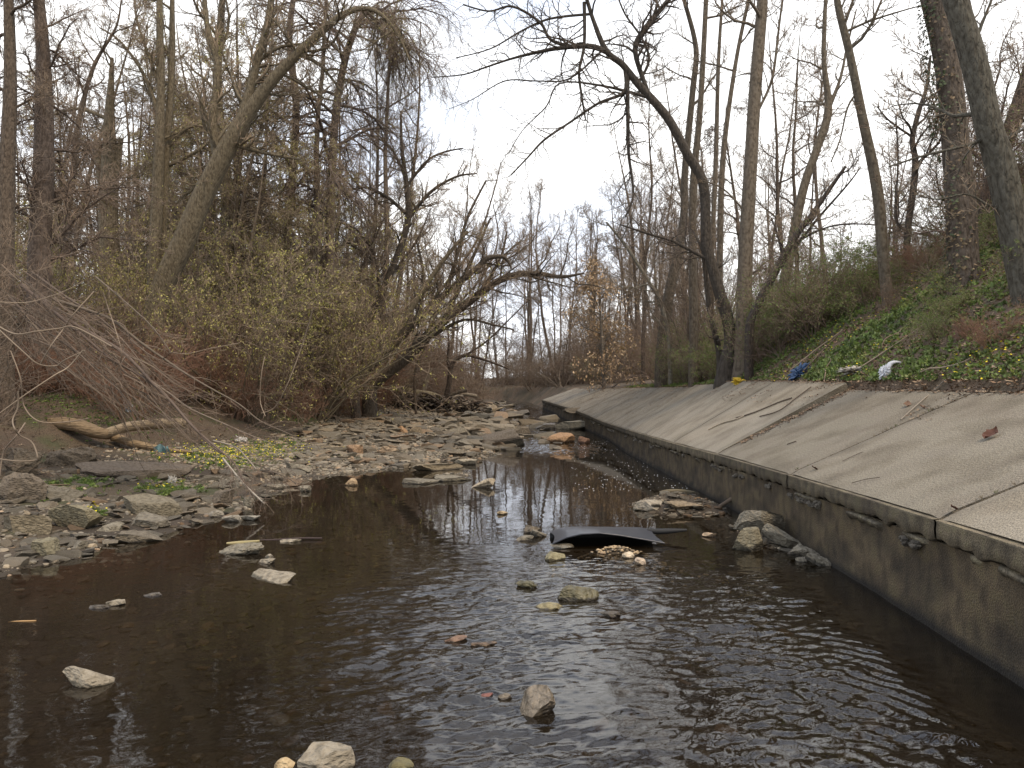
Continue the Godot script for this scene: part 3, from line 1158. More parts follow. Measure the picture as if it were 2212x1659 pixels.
	stone_at("mossy upright block at the foot of the wall", 1618, 1190, 74, 64, 0.75, {"col": Color(0.19, 0.165, 0.11), "sd": 91, "lo": 0.55, "hi": 0.85, "top": 0.7, "roll": 14})
	stone_at("leaning grey slab behind the mossy block", 1655, 1158, 110, 46, 0.8, {"col": grey * 0.85, "top": 0.3, "roll": -12, "lift": 0.3})
	stone_at("long flat slab along the wall right of the mossy block", 1705, 1186, 105, 38, 0.6, {"col": grey * 0.9, "top": 0.3, "roll": -22, "yaw": -15, "lift": 0.3})
	stone_at("broken slab at the foot of the wall over a dark gap", 1745, 1208, 76, 28, 0.7, {"col": grey * 0.85, "top": 0.3, "roll": -20, "lift": 0.35})
	stone_at("last thin slab of the row at the foot of the wall", 1779, 1222, 70, 20, 0.5, {"col": grey, "top": 0.28, "roll": -24, "lift": 0.3})
	stone_at("small pale stone in the water before the broken slabs", 1737, 1214, 30, 12, 0.6, {"col": grey * 0.8})
	stone_at("small tan stone in the run between panel and mossy block", 1533, 1160, 30, 12, 0.8, {"col": Color(0.36, 0.27, 0.18)})
	# the riffle
	stone_at("flat bare orange-tan rock at the foot of the riffle by the wall", 1213, 956, 62, 21, 0.8, {"col": Color(0.44, 0.27, 0.145), "sd": 101, "top": 0.55, "lo": 0.7})
	stone_at("small round reddish rock between the orange rock and the wall", 1262, 957, 26, 15, 0.9, {"col": Color(0.24, 0.14, 0.09), "lo": 0.7})
	stone_at("long rounded slab lying across the riffle", 1055, 932, 118, 19, 0.4, {"col": Color(0.29, 0.25, 0.19), "sd": 103, "top": 0.6, "lo": 0.7})
	stone_at("dark wedge-shaped rock in the riffle with its right end up", 1080, 962, 104, 32, 0.45, {"col": Color(0.19, 0.155, 0.115), "sd": 104, "lo": 0.4, "top": 0.5, "roll": 9})
	stone_at("block with a dark hollow face at the left end of the riffle", 990, 942, 60, 21, 0.6, {"col": Color(0.23, 0.2, 0.15), "top": 0.6})
	stone_at("grey slab tilted towards the wall at the head of the pool", 1237, 928, 74, 19, 0.7, {"col": grey * 0.9, "sd": 106, "top": 0.5, "roll": 6})
	stone_at("angular brown block right of the long rounded slab", 1125, 940, 48, 19, 0.7, {"col": brown, "lo": 0.5})
	stone_at("dark flat rock in the riffle before the grey tilted slab", 1178, 926, 44, 12, 0.6, {"col": dark * 1.3, "wet": true})
	stone_at("flat dark block jutting from the wall at the riffle head", 1246, 889, 58, 10, 0.6, {"col": brown, "top": 0.4})
	stone_at("white-topped boulder at the head of the riffle", 1061, 884, 28, 14, 0.8, {"col": Color(0.55, 0.47, 0.36)})
	stone_at("flat orange slab on the gravel bar", 868, 950, 60, 10, 0.9, {"col": Color(0.33, 0.235, 0.15), "top": 0.35, "lift": 0.3})
	stone_at("small orange rock behind the flat orange slab", 868, 935, 26, 15, 0.9, {"col": Color(0.38, 0.23, 0.12)})
	stone_at("blocky tan rock right of the small orange rock", 897, 937, 28, 16, 0.7, {"col": Color(0.33, 0.26, 0.17)})
	stone_at("orange-tan rock on the near edge of the gravel bar", 762, 981, 40, 21, 0.8, {"col": Color(0.38, 0.25, 0.15), "lo": 0.45})
	stone_at("lumpy pinkish rock on the near edge of the gravel bar", 837, 982, 42, 18, 0.8, {"col": Color(0.36, 0.27, 0.18), "rough": 0.2})
	stone_at("wide flat slab awash at the tip of the gravel tongue", 942, 1018, 110, 12, 0.9, {"col": Color(0.23, 0.185, 0.125), "top": 0.3, "lift": 0.4})
	stone_at("pair of flat grey slabs' left half at the pool edge of the tongue", 905, 1046, 80, 13, 0.7, {"col": grey * 0.85, "top": 0.4})
	stone_at("pale right half of the flat slabs at the pool edge of the tongue", 980, 1040, 88, 14, 0.6, {"col": grey, "top": 0.35})
	stone_at("long pale stone on the gravel tongue", 1005, 1004, 52, 12, 0.5, {"col": Color(0.36, 0.31, 0.23)})
	# the left bank
	var bk := Color(0.165, 0.135, 0.10)
	stone_at("large tan slab half sunk in the near left bank", 50, 1150, 118, 40, 0.8, {"col": Color(0.21, 0.175, 0.115), "sd": 111, "top": 0.4, "lo": 0.6})
	stone_at("wedge-shaped slab standing on edge in the left bank gravel", 155, 1142, 112, 62, 0.5, {"col": Color(0.215, 0.185, 0.12), "sd": 112, "top": 0.55, "lo": 0.4, "roll": 22, "pitch": 15})
	stone_at("long smooth brown boulder left of the water with a flat top", 316, 1112, 132, 38, 0.55, {"col": Color(0.195, 0.165, 0.115), "sd": 113, "top": 0.5, "lo": 0.65, "roll": -8})
	stone_at("layered grey slab before the long smooth boulder", 314, 1138, 86, 27, 0.6, {"col": grey * 0.8, "sd": 114, "top": 0.45})
	stone_at("dark overhanging ledge at the left edge of the bank", 36, 1082, 112, 60, 0.6, {"col": bk, "sd": 115, "top": 0.55, "lo": 0.6, "rough": 0.16})
	stone_at("dark-faced ledge under the fallen log", 145, 1006, 112, 42, 0.6, {"col": bk * 0.9, "sd": 116, "top": 0.5, "lo": 0.6, "rough": 0.15})
	stone_at("stacked dark boulder at the left edge above the ledge", 34, 1026, 88, 60, 0.7, {"col": bk, "sd": 117, "rough": 0.16})
	stone_at("broad flat bedrock shelf on the left bank below the logs", 255, 1032, 270, 20, 0.55, {"col": Color(0.165, 0.135, 0.102), "sd": 118, "see": 0.16, "top": 0.4, "lo": 0.7, "lift": 0.35, "pitch": 4, "name": "bedrock"})
	stone_at("grey rounded slab between the ledge and the wedge", 110, 1080, 90, 30, 0.8, {"col": grey * 0.7, "sd": 119, "top": 0.4})
	stone_at("rounded olive rock at the waterline of the left bank", 85, 1200, 66, 34, 0.7, {"col": Color(0.20, 0.18, 0.115), "sd": 120, "lo": 0.65})
	stone_at("small square rock at the waterline right of the olive rock", 164, 1186, 37, 24, 0.8, {"col": grey * 0.85})
	stone_at("pale flat stone below the standing wedge", 228, 1147, 50, 16, 0.7, {"col": grey})
	stone_at("broad sloping slab running into the water", 288, 1172, 120, 18, 0.8, {"col": Color(0.165, 0.14, 0.10), "see": 0.09, "top": 0.35, "roll": -5, "lift": 0.3})
	stone_at("dark blocky rock with a shaded face near the pale slabs", 473, 1088, 50, 30, 0.7, {"col": bk, "lo": 0.6})
	stone_at("upright grey stone at the end of the fallen branch", 533, 1096, 27, 26, 0.8, {"col": grey * 0.9})
	stone_at("left one of three pale flat slabs at the pool edge", 462, 1117, 40, 18, 0.8, {"col": Color(0.30, 0.27, 0.215), "top": 0.35})
	stone_at("middle one of three pale flat slabs at the pool edge", 499, 1127, 50, 20, 0.8, {"col": Color(0.31, 0.28, 0.225), "top": 0.35})
	stone_at("right thin one of three pale flat slabs at the pool edge", 537, 1124, 48, 14, 0.7, {"col": Color(0.30, 0.275, 0.225), "top": 0.3})
	stone_at("grey slab on the shore behind the white branch tip", 598, 1058, 48, 16, 0.7, {"col": grey * 0.95, "top": 0.4})
	stone_at("pale leaning stone at the shore edge of the flowers", 640, 1020, 60, 18, 0.6, {"col": grey, "top": 0.4, "roll": -8})
	# stones one can count on the bar and the bank: one of a few shapes each, in one of a few colours
	var shapes := []
	for k in 14:
		shapes.append(rock(500 + k, 2, Vector3(1.15, rf(0.18, 0.42), rf(0.6, 0.95)), 9, 0.35, 0.8, 0.03, Color.WHITE, 0.5))
	var cols := [pale * 0.85, grey, grey * 0.8, Color(0.31, 0.25, 0.17), Color(0.23, 0.19, 0.135), Color(0.35, 0.29, 0.21), Color(0.19, 0.165, 0.13), Color(0.32, 0.225, 0.14), grey * 1.15, brown * 1.2]
	var sms := []
	for c in cols:
		var m: StandardMaterial3D = mats.stone.duplicate()
		m.albedo_color = c.linear_to_srgb()
		sms.append(m)
	var small := [[], [], []]
	var small_tint := [PackedColorArray(), PackedColorArray(), PackedColorArray()]
	var zones := [
		["flat stone lying on the gravel bar", "stones of the gravel bar", 430, func(): return Vector2(rf(640, 1040), rf(898, 1012)), 16.0, 46.0, "bar", 95],
		["flat stone standing out of the shallow riffle", "stones of the riffle", 230, func(): return Vector2(rf(960, 1300), rf(868, 975)), 14.0, 50.0, "wet", 86],
		["grey broken stone on the left shore", "stones of the left shore", 340, func(): return Vector2(rf(0, 640), rf(1020, 1220)), 14.0, 52.0, "shore", 72],
		["flat rubble stone between the mossy block and the wall", "rubble at the foot of the wall", 34, func(): var t := rf(0.0, 1.0); return Vector2(lerpf(1590, 1800, t) + rf(-14, 14), lerpf(1128, 1222, t) + rf(-12, 12)), 14.0, 46.0, "rubble", 18],
		["stone in the gravel patch at the foot of the wall", "stones of the gravel patch", 75, func(): return Vector2(rf(1380, 1680), rf(1058, 1150)), 9.0, 30.0, "patch", 26],
	]
	for z in zones:
		var got := []
		var tries := 0
		while got.size() < z[2] and tries < 9000:
			tries += 1
			var q: Vector2 = z[3].call()
			var p := hit(q.x, q.y)
			var d := -p.z
			var g := ground(p.x, d)
			var w := water_h(d)
			if p.x > wall_x(d) - (0.05 if z[6] == "rubble" else 0.2):
				continue
			if z[6] == "bar" and (g < w - 0.02 or shore_x(d) - p.x > 4.6):
				continue
			if z[6] == "wet" and (g < w - 0.16 or (p.x > wall_x(d) - 1.3 and rng.randf() < 0.75)):
				continue
			if z[6] == "shore" and (g < w - 0.03 or g > w + 0.32):
				continue
			if z[6] == "patch" and g < w - 0.06:
				continue
			var px := lerpf(z[4], z[5], pow(rng.randf(), 1.6))
			var size := px * d / F * 0.5
			got.append([px, Transform3D(Basis.from_euler(Vector3(rf(-0.2, 0.2), rf(0, TAU), rf(-0.2, 0.2))).scaled(Vector3(size, size * rf(0.7, 1.2), size)), Vector3(p.x, maxf(g, w - 0.03) + size * 0.14, p.z)), rng.randi() % sms.size()])
		got.sort_custom(func(a, b): return a[0] > b[0])
		# the largest are things of their own, the rest lie among the gravel
		for k in got.size():
			if k < z[7]:
				var o := part("stone", shapes[rng.randi() % 14], sms[got[k][2]], self)
				o.transform = got[k][1]
				tag(o, z[0], "stone", z[1])
			else:
				small[k % 3].append(got[k][1])
				small_tint[k % 3].append(cols[got[k][2]] * 1.05)
	for k in 3:
		var so := many("gravel_stones", shapes[k * 4], mats.stone, small[k], small_tint[k], self)
		so.set_meta("label", "smaller stones lying among the gravel of bar, riffle and shore")
	# the rest of the gravel
	for kind in 4:
		var at := []
		var tint := PackedColorArray()
		var shape := rock(700 + kind, 1, Vector3(1.0, [0.28, 0.4, 0.55, 0.34][kind], [0.7, 0.85, 0.8, 0.95][kind]), 6, 0.55, 0.9, 0.06, Color.WHITE, 0.55)
		var n := 0
		while n < 19000:
			var d := 3.5 + 30.0 * pow(rng.randf(), 1.1)
			var x := rf(-9.5, 3.0)
			n += 1
			if x > wall_x(d) - 0.08:
				continue
			var g := ground(x, d)
			var w := water_h(d)
			var s := shore_x(d) - x
			var over := g - w
			if over < -0.07:
				continue
			var dens := 1.0 - ss(2.0, 5.0, s) if s > 0.0 else 1.0
			if d > 13.0 and s > 0.0:
				dens = 1.0 - ss(3.6, 5.0, s)
			dens *= (0.85 if d > 12.5 else (0.3 if x < 0.0 else 0.6)) + nz.get_noise_2d(x * 2.0, d * 2.0 + 31.0)
			if rng.randf() > dens:
				continue
			var sz := (0.012 + 0.046 * pow(rng.randf(), 2.0)) * (1.25 if d > 13.0 else 0.8)
			if d < 13 and x > 0.0:
				sz *= 0.6
			at.append(Transform3D(Basis.from_euler(Vector3(rf(-0.3, 0.3), rf(0, TAU), rf(-0.3, 0.3))).scaled(Vector3.ONE * sz), Vector3(x, g + sz * 0.12, -d)))
			var c: Color = cols[rng.randi() % cols.size()]
			tint.append(c * rf(0.45, 1.15))
			if rng.randf() < 0.5:
				# neighbours huddle
				for q in 3:
					var x2 := x + rf(-0.15, 0.15)
					var d2 := d + rf(-0.15, 0.15)
					if x2 > wall_x(d2) - 0.06:
						continue
					var s2 := sz * rf(0.35, 0.8)
					at.append(Transform3D(Basis.from_euler(Vector3(rf(-0.3, 0.3), rf(0, TAU), rf(-0.3, 0.3))).scaled(Vector3.ONE * s2), Vector3(x2, ground(x2, d2) + s2 * 0.15, -d2)))
					tint.append(cols[rng.randi() % cols.size()] * rf(0.45, 1.1))
		var gm := many("gravel", shape, mats.pebble, at, tint, self)
		gm.set_meta("label", "loose gravel and pebbles strewn over the bar and banks")
	# stones that lie on the bed under the water
	var bat := []
	var bt := PackedColorArray()
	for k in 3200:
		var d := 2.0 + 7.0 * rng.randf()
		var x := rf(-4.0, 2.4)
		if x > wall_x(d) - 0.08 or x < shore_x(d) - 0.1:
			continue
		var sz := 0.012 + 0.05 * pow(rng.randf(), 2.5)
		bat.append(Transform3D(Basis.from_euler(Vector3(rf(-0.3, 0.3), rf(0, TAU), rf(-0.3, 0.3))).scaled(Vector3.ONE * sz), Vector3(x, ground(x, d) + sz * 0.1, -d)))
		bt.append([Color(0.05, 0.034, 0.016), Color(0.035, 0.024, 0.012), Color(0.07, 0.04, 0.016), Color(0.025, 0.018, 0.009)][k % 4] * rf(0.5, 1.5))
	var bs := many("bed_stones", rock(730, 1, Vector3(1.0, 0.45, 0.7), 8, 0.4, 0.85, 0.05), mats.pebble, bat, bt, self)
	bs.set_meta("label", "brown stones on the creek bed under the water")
	# pebbles heaped under the black panel
	var at := []
	var tint := PackedColorArray()
	for k in 300:
		var x := 0.90 + 0.27 * rng.randfn()
		var d := 6.24 + 0.12 * rng.randfn()
		var s := rf(0.006, 0.018)
		at.append(Transform3D(Basis.from_euler(Vector3(0, rf(0, TAU), 0)).scaled(Vector3(s, s * 0.7, s)), Vector3(x, ground(x, d) + s * 0.3, -d)))
		tint.append(Color(0.33, 0.24, 0.14) * rf(0.35, 1.35))
	var pb := many("pebbles", rock(720, 1, Vector3.ONE, 4, 0.75, 0.95, 0.0), mats.pebble, at, tint, self)
	pb.set_meta("label", "heap of light pebbles under the edge of the black panel")

# a spec with its own habit
func habit(o: Dictionary) -> Spec:
	var S := bark_spec(o.get("dark", 1.0))
	if o.has("k"):
		S.k = o.k
	if o.has("ratio"):
		S.ratio = o.ratio
	S.up = o.get("up", S.up)
	S.gnarl = o.get("gnarl", S.gnarl)
	S.spread = o.get("spread", S.spread)
	S.rmin = o.get("rmin", S.rmin)
	S.col = o.get("col", S.col)
	S.tip_col = o.get("tip", S.tip_col)
	S.rr = o.get("rr", S.rr)
	S.last = o.get("last", 3)
	return S

func build_left_trees() -> void:
	var lg := Color(0.16, 0.132, 0.09)
	var yel := [Color(0.36, 0.33, 0.10), Color(0.30, 0.29, 0.08), Color(0.38, 0.33, 0.15)]
	hero("snag", "broken-topped dead tree with two stubs, behind the left bank", "", [[236, 560, 40], [234, 470, 38], [238, 340, 36], [236, 280, 24], [240, 180, 12], [242, 125, 7]],
		{"d": 21.0, "col": lg, "limbs": [[[226, 420, 24], [212, 330, 19], [210, 305, 17]], [[252, 380, 18], [258, 320, 12], [262, 300, 9]], [[240, 260, 10], [170, 235, 7], [110, 250, 4]]], "limb_k": 5, "auto": 9, "len": 2.2, "from": 0.4, "flare": 1.3, "spec": habit({"col": lg, "k": [0, 9, 8, 7]})})
	hero("bare_tree", "left stem of a pair of slim upright trees with yellow-green buds", "", [[332, 600, 28], [338, 470, 25], [344, 330, 22], [347, 200, 17], [345, 0, 13]],
		{"d": 20.0, "col": lg, "limbs": [[[344, 250, 10], [310, 160, 7], [260, 90, 5], [215, 60, 3]], [[346, 190, 8], [300, 60, 5], [290, 0, 3]]], "auto": 14, "len": 2.6, "ext": 4.0, "spec": habit({"col": lg, "up": 0.15}), "leaves": [1, 0.05, 0.017, yel, 0.8, 0.65]})
	hero("bare_tree", "right stem of a pair of slim upright trees with yellow-green buds", "", [[347, 590, 24], [352, 500, 21], [358, 330, 18], [368, 210, 15], [372, 100, 13], [372, 0, 10]],
		{"d": 20.3, "col": lg, "limbs": [[[360, 320, 9], [400, 280, 7], [430, 270, 5]], [[358, 360, 9], [420, 330, 7], [452, 305, 5]]], "auto": 12, "len": 2.4, "ext": 4.0, "spec": habit({"col": lg, "up": 0.15}), "leaves": [1, 0.05, 0.017, yel, 0.8, 0.65]})
	hero("leaning_tree", "thick leaning tree that forks in two over the left bank", "", [[335, 700, 52], [352, 620, 48], [398, 520, 46], [440, 420, 44], [478, 345, 42], [520, 270, 34], [575, 190, 26], [650, 110, 20], [735, 35, 14], [800, 20, 10], [850, 60, 8], [885, 130, 5]],
		{"d": 18.0, "col": lg, "limbs": [[[505, 300, 26], [535, 215, 22], [556, 130, 18], [578, 50, 15], [590, -40, 12]], [[470, 350, 20], [460, 260, 18], [470, 150, 15], [448, 60, 12], [440, -20, 10]], [[560, 130, 10], [610, 100, 7], [690, 95, 4]], [[490, 330, 14], [430, 395, 8], [380, 440, 4]], [[640, 115, 10], [690, 140, 7], [740, 200, 5]], [[500, 310, 12], [570, 330, 8], [650, 345, 5]]],
		"limb_k": 16, "auto": 16, "len": 3.0, "from": 0.4, "flare": 1.2, "spec": habit({"col": lg, "k": [0, 12, 10, 8]}), "leaves": [1, 0.05, 0.017, yel, 0.8, 0.33]})
	hero("bare_tree", "upright tree directly behind the thick leaning tree", "", [[478, 760, 34], [488, 600, 30], [490, 420, 26], [470, 200, 20], [480, 0, 13]],
		{"d": 23.0, "col": lg, "auto": 14, "len": 3.2, "ext": 3.0, "spec": habit({"col": lg}), "leaves": [1, 0.05, 0.017, yel, 0.8, 0.39]})
	# trees hung with bare creepers
	var vine := {"col": Color(0.135, 0.105, 0.085), "tip": Color(0.24, 0.18, 0.13), "up": -0.35, "k": [0, 18, 11, 8], "spread": 0.7, "ratio": [0.0, 0.62, 0.42, 0.5], "gnarl": 0.22}
	hero("vine_draped_tree", "tall tree hung with a curtain of bare creepers at the gap of sky", "", [[705, 800, 21], [712, 600, 20], [716, 400, 18], [728, 220, 16], [760, 80, 14], [800, 20, 12], [850, 50, 8], [885, 120, 5]],
		{"d": 25.0, "auto": 52, "len": 4.2, "from": 0.3, "spec": habit(vine), "leaves": [1, 0.05, 0.017, yel, 0.8, 0.21]})
	hero("vine_draped_tree", "creeper-hung tree left of the one at the gap of sky", "", [[600, 800, 22], [612, 600, 20], [630, 400, 17], [640, 230, 15], [625, 80, 14], [640, -40, 10]],
		{"d": 26.0, "auto": 40, "len": 3.8, "from": 0.25, "spec": habit(vine), "leaves": [1, 0.05, 0.017, yel, 0.8, 0.39]})
	hero("vine_draped_tree", "dense creeper-hung tree at the upper left corner", "", [[85, 560, 46], [92, 400, 42], [96, 240, 36], [92, 100, 28], [80, -40, 20]],
		{"d": 15.0, "auto": 34, "len": 2.2, "from": 0.15, "spec": habit({"col": Color(0.13, 0.10, 0.08), "tip": Color(0.24, 0.18, 0.13), "up": -0.25, "k": [0, 18, 12, 9], "gnarl": 0.4})})
	hero("vine_draped_tree", "creeper-hung trunk cut by the left edge of the picture", "", [[12, 640, 34], [14, 400, 32], [22, 200, 26], [18, 0, 20]],
		{"d": 13.0, "auto": 24, "len": 1.9, "from": 0.2, "ext": 2.0, "spec": habit({"up": -0.2, "k": [0, 16, 11, 8], "gnarl": 0.4})})
	hero("bare_tree", "slim leaning tree between the corner tree and the snag", "", [[140, 520, 13], [155, 400, 12], [165, 290, 11], [200, 150, 8], [250, 60, 5], [262, 0, 3]],
		{"d": 19.0, "auto": 14, "len": 2.4, "from": 0.3})
	# the leaning thicket at the bend
	hero("leaning_tree", "lower of two dark trunks that arch right over the creek", "", [[800, 842, 28], [826, 814, 26], [874, 776, 25], [946, 704, 21], [1001, 660, 18], [1070, 611, 15], [1114, 594, 14], [1160, 591, 12], [1212, 598, 8], [1262, 590, 3]],
		{"d": 27.0, "dark": 0.8, "col": Color(0.10, 0.08, 0.06), "limbs": [[[905, 745, 14], [960, 710, 8], [1010, 690, 6], [1070, 703, 5], [1110, 712, 3]], [[1040, 628, 9], [1080, 560, 6], [1095, 500, 4]], [[960, 690, 10], [1020, 560, 7], [1060, 470, 4]]],
		"auto": 16, "len": 3.6, "from": 0.3, "flare": 1.2, "lean": Vector3(0, 0.6, 0)})
	hero("leaning_tree", "upper of two dark trunks that arch right over the creek", "", [[770, 830, 20], [815, 780, 19], [868, 725, 18], [910, 682, 17], [949, 646, 16], [1000, 604, 14], [1035, 574, 12], [1056, 557, 11], [1090, 556, 8], [1105, 580, 4]],
		{"d": 26.0, "col": Color(0.105, 0.084, 0.063), "limbs": [[[960, 640, 11], [985, 560, 8], [1010, 470, 6], [1050, 390, 4]], [[905, 690, 10], [915, 600, 7], [900, 520, 5]]], "auto": 14, "len": 3.0, "from": 0.3, "lean": Vector3(0, 0.6, 0)})
	hero("leaning_tree", "pale trunk that leans right low over the grass at the bar", "", [[722, 866, 24], [752, 832, 22], [795, 790, 20], [850, 730, 16], [905, 640, 12], [960, 560, 9], [1010, 500, 5]],
		{"d": 25.0, "col": lg, "auto": 14, "len": 2.8, "from": 0.3, "leaves": [1, 0.05, 0.017, yel, 0.4, 0.3]})
	hero("spreading_tree", "open-crowned tree with a dark forked trunk left of the arching trunks", "", [[770, 800, 17], [806, 690, 16], [835, 610, 15], [862, 540, 14], [882, 470, 14], [878, 400, 12], [868, 320, 8], [866, 240, 4]],
		{"d": 28.0, "col": Color(0.09, 0.074, 0.057), "limbs": [[[884, 470, 9], [930, 415, 7], [985, 382, 5], [1030, 375, 3]], [[876, 460, 9], [835, 425, 7], [790, 405, 5], [745, 412, 3]], [[880, 400, 7], [920, 350, 5], [955, 330, 4], [1000, 320, 3]], [[874, 380, 7], [845, 320, 5], [800, 290, 4]], [[820, 650, 9], [815, 580, 7], [790, 550, 5], [745, 520, 3]]],
		"limb_k": 18, "auto": 12, "len": 2.4, "from": 0.4, "leaves": [1, 0.05, 0.017, yel, 0.8, 0.16]})
	for q in [[[735, 800, 8], [790, 690, 7], [850, 590, 6], [900, 520, 4], [930, 450, 2]], [[845, 800, 8], [905, 690, 7], [965, 610, 6], [1030, 520, 5], [1065, 420, 3], [1082, 350, 2]], [[690, 800, 8], [740, 680, 7], [790, 560, 6], [830, 470, 3]], [[900, 790, 6], [960, 690, 5], [1040, 600, 4], [1075, 520, 3], [1065, 440, 2]]]:
		hero("leaning_sapling", "thin bare stem leaning right among the arching trunks", "thin stems leaning towards the creek", q, {"d": rf(24, 34), "auto": 14, "len": 2.6, "from": 0.25, "lean": Vector3(0.3, 0.4, 0)})

func build_right_trees() -> void:
	var br := Color(0.155, 0.128, 0.095)
	var dk := Color(0.072, 0.060, 0.050)
	hero("tall_tree", "straight tall brown trunk on the bank above the concrete", "", [[1604, 818, 52], [1606, 780, 40], [1607, 700, 35], [1610, 567, 31], [1619, 400, 29], [1628, 240, 27], [1640, 90, 25], [1647, 0, 23]],
		{"d": 15.2, "mat": "smooth_bark", "col": br, "auto": 12, "len": 2.2, "from": 0.5, "ext": 5.0, "flare": 1.1, "sides": 18, "rough": 0.025, "limbs": [[[1640, 235, 6], [1668, 170, 6], [1680, 80, 5], [1690, 0, 4]], [[1612, 460, 4], [1565, 410, 3], [1520, 390, 2]]], "spec": habit({"col": br, "k": [0, 9, 7, 6]})})
	hero("arching_tree", "dark crooked tree that bends left over the creek from the slab's edge", "", [[1568, 826, 50], [1574, 770, 32], [1578, 740, 28], [1572, 690, 26], [1548, 610, 24], [1527, 530, 22], [1524, 440, 21], [1515, 385, 21], [1486, 335, 20], [1441, 254, 18], [1379, 182, 16], [1345, 140, 14], [1310, 110, 12], [1282, 45, 9], [1268, 0, 8]],
		{"d": 15.4, "col": dk, "sides": 16, "rough": 0.05, "ext": 2.0, "flare": 1.0, "limbs": [
			[[1312, 113, 12], [1276, 100, 12], [1217, 103, 9], [1160, 113, 7], [1104, 127, 5], [1050, 145, 4], [1001, 161, 3], [932, 167, 2]],
			[[1240, 103, 8], [1190, 86, 7], [1166, 48, 6], [1107, 14, 5], [1056, 24, 4], [1000, 10, 3]],
			[[1280, 30, 6], [1190, 40, 5], [1130, 65, 4], [1060, 105, 3], [985, 125, 2]],
			[[1351, 150, 10], [1348, 199, 8], [1293, 223, 6], [1230, 265, 5], [1176, 302, 5], [1140, 340, 4], [1104, 378, 3]],
			[[1355, 165, 10], [1356, 240, 9], [1358, 330, 7], [1368, 420, 5], [1350, 470, 3]],
			[[1300, 110, 5], [1230, 170, 4], [1160, 175, 3], [1090, 175, 3], [1020, 215, 2], [970, 235, 1]],
			[[1400, 210, 8], [1300, 185, 5], [1210, 180, 3], [1180, 230, 3], [1130, 280, 2], [1100, 330, 2]],
			[[1262, 5, 8], [1262, 96, 7], [1251, 155, 6], [1257, 210, 5], [1265, 260, 3]],
			[[1545, 570, 10], [1500, 545, 8], [1450, 520, 6], [1400, 505, 5], [1340, 485, 3]],
			[[1400, 200, 9], [1372, 110, 12], [1395, 60, 12], [1440, 5, 11], [1470, -40, 9]],
			[[1378, 180, 7], [1402, 130, 6], [1385, 80, 5], [1350, 30, 4], [1330, -20, 3]]],
		"limb_k": 24, "limb_len": 2.2, "auto": 11, "from": 0.55, "len": 1.8, "spec": habit({"col": dk, "k": [0, 9, 9, 5], "tip": Color(0.11, 0.085, 0.07), "spread": 1.0, "up": 0.02, "gnarl": 0.4, "rmin": 0.003})})
	hero("bare_tree", "thin dark second stem at the foot of the arching tree", "", [[1556, 822, 18], [1553, 758, 13], [1533, 670, 11], [1522, 570, 10], [1517, 520, 8]], {"d": 15.9, "col": dk, "auto": 3, "len": 1.2})
	hero("bare_tree", "straight trunk left of the arching tree's foot", "", [[1498, 800, 22], [1498, 700, 19], [1497, 420, 16], [1512, 240, 13], [1525, 0, 10]], {"d": 18.6, "col": br * 0.85, "auto": 9, "len": 2.6, "from": 0.5, "ext": 3.0})
	hero("bare_tree", "trunk with a right-leaning foot behind the green bushes", "", [[1428, 800, 28], [1431, 745, 26], [1446, 633, 24], [1463, 558, 22], [1477, 470, 17], [1479, 378, 15], [1496, 200, 13], [1503, 103, 11], [1478, 0, 9]], {"d": 22.5, "col": br * 0.75, "auto": 11, "len": 2.8, "from": 0.5, "ext": 3.0})
	hero("bare_tree", "pale bent sapling behind the tan-leaved beech", "", [[1448, 800, 10], [1443, 720, 9], [1425, 650, 9], [1401, 608, 8], [1351, 530, 7], [1310, 480, 4]], {"d": 21.5, "mat": "smooth_bark", "col": Color(0.20, 0.185, 0.15), "auto": 9, "len": 2.0, "from": 0.3})
	hero("bare_tree", "slim pale pole just left of the tall brown trunk", "", [[1556, 760, 16], [1555, 567, 13], [1562, 344, 12], [1589, 137, 9], [1617, 0, 7]], {"d": 19.5, "col": br, "auto": 10, "len": 2.0, "from": 0.4, "ext": 2.0})
	hero("bare_tree", "second slim pale pole left of the tall brown trunk", "", [[1538, 760, 13], [1538, 567, 11], [1546, 344, 10], [1552, 137, 8], [1560, 0, 6]], {"d": 21.0, "col": br, "auto": 10, "len": 2.0, "from": 0.4, "ext": 2.0})
	hero("bare_tree", "forked tree with a knuckle at mid height right of the tall trunk", "", [[1690, 640, 22], [1713, 516, 20], [1738, 400, 19], [1765, 320, 17], [1789, 240, 17], [1780, 137, 10], [1781, 60, 9], [1784, 0, 8]], {"d": 15.0, "mat": "smooth_bark", "col": br * 0.9, "limbs": [[[1791, 232, 10], [1815, 170, 6], [1830, 100, 5], [1850, 20, 3]]], "auto": 8, "len": 2.2, "from": 0.4, "ext": 3.0, "spec": habit({"col": br * 0.9, "up": 0.1})})
	hero("bare_tree", "slender grey tree leaning left on the right slope", "", [[1925, 690, 26], [1909, 567, 24], [1895, 412, 23], [1864, 258, 20], [1836, 120, 17], [1812, 20, 14], [1807, -20, 13]], {"d": 11.5, "mat": "smooth_bark", "col": br * 0.8, "limbs": [[[1825, 70, 6], [1880, 45, 5], [1960, 20, 3], [2020, 5, 2]], [[1822, 60, 7], [1850, -20, 5]], [[1850, 200, 5], [1830, 235, 4], [1815, 300, 3], [1795, 350, 3]]], "auto": 9, "len": 1.6, "from": 0.4, "ext": 3.0, "spec": habit({"col": br * 0.8, "k": [0, 10, 9, 7]})})
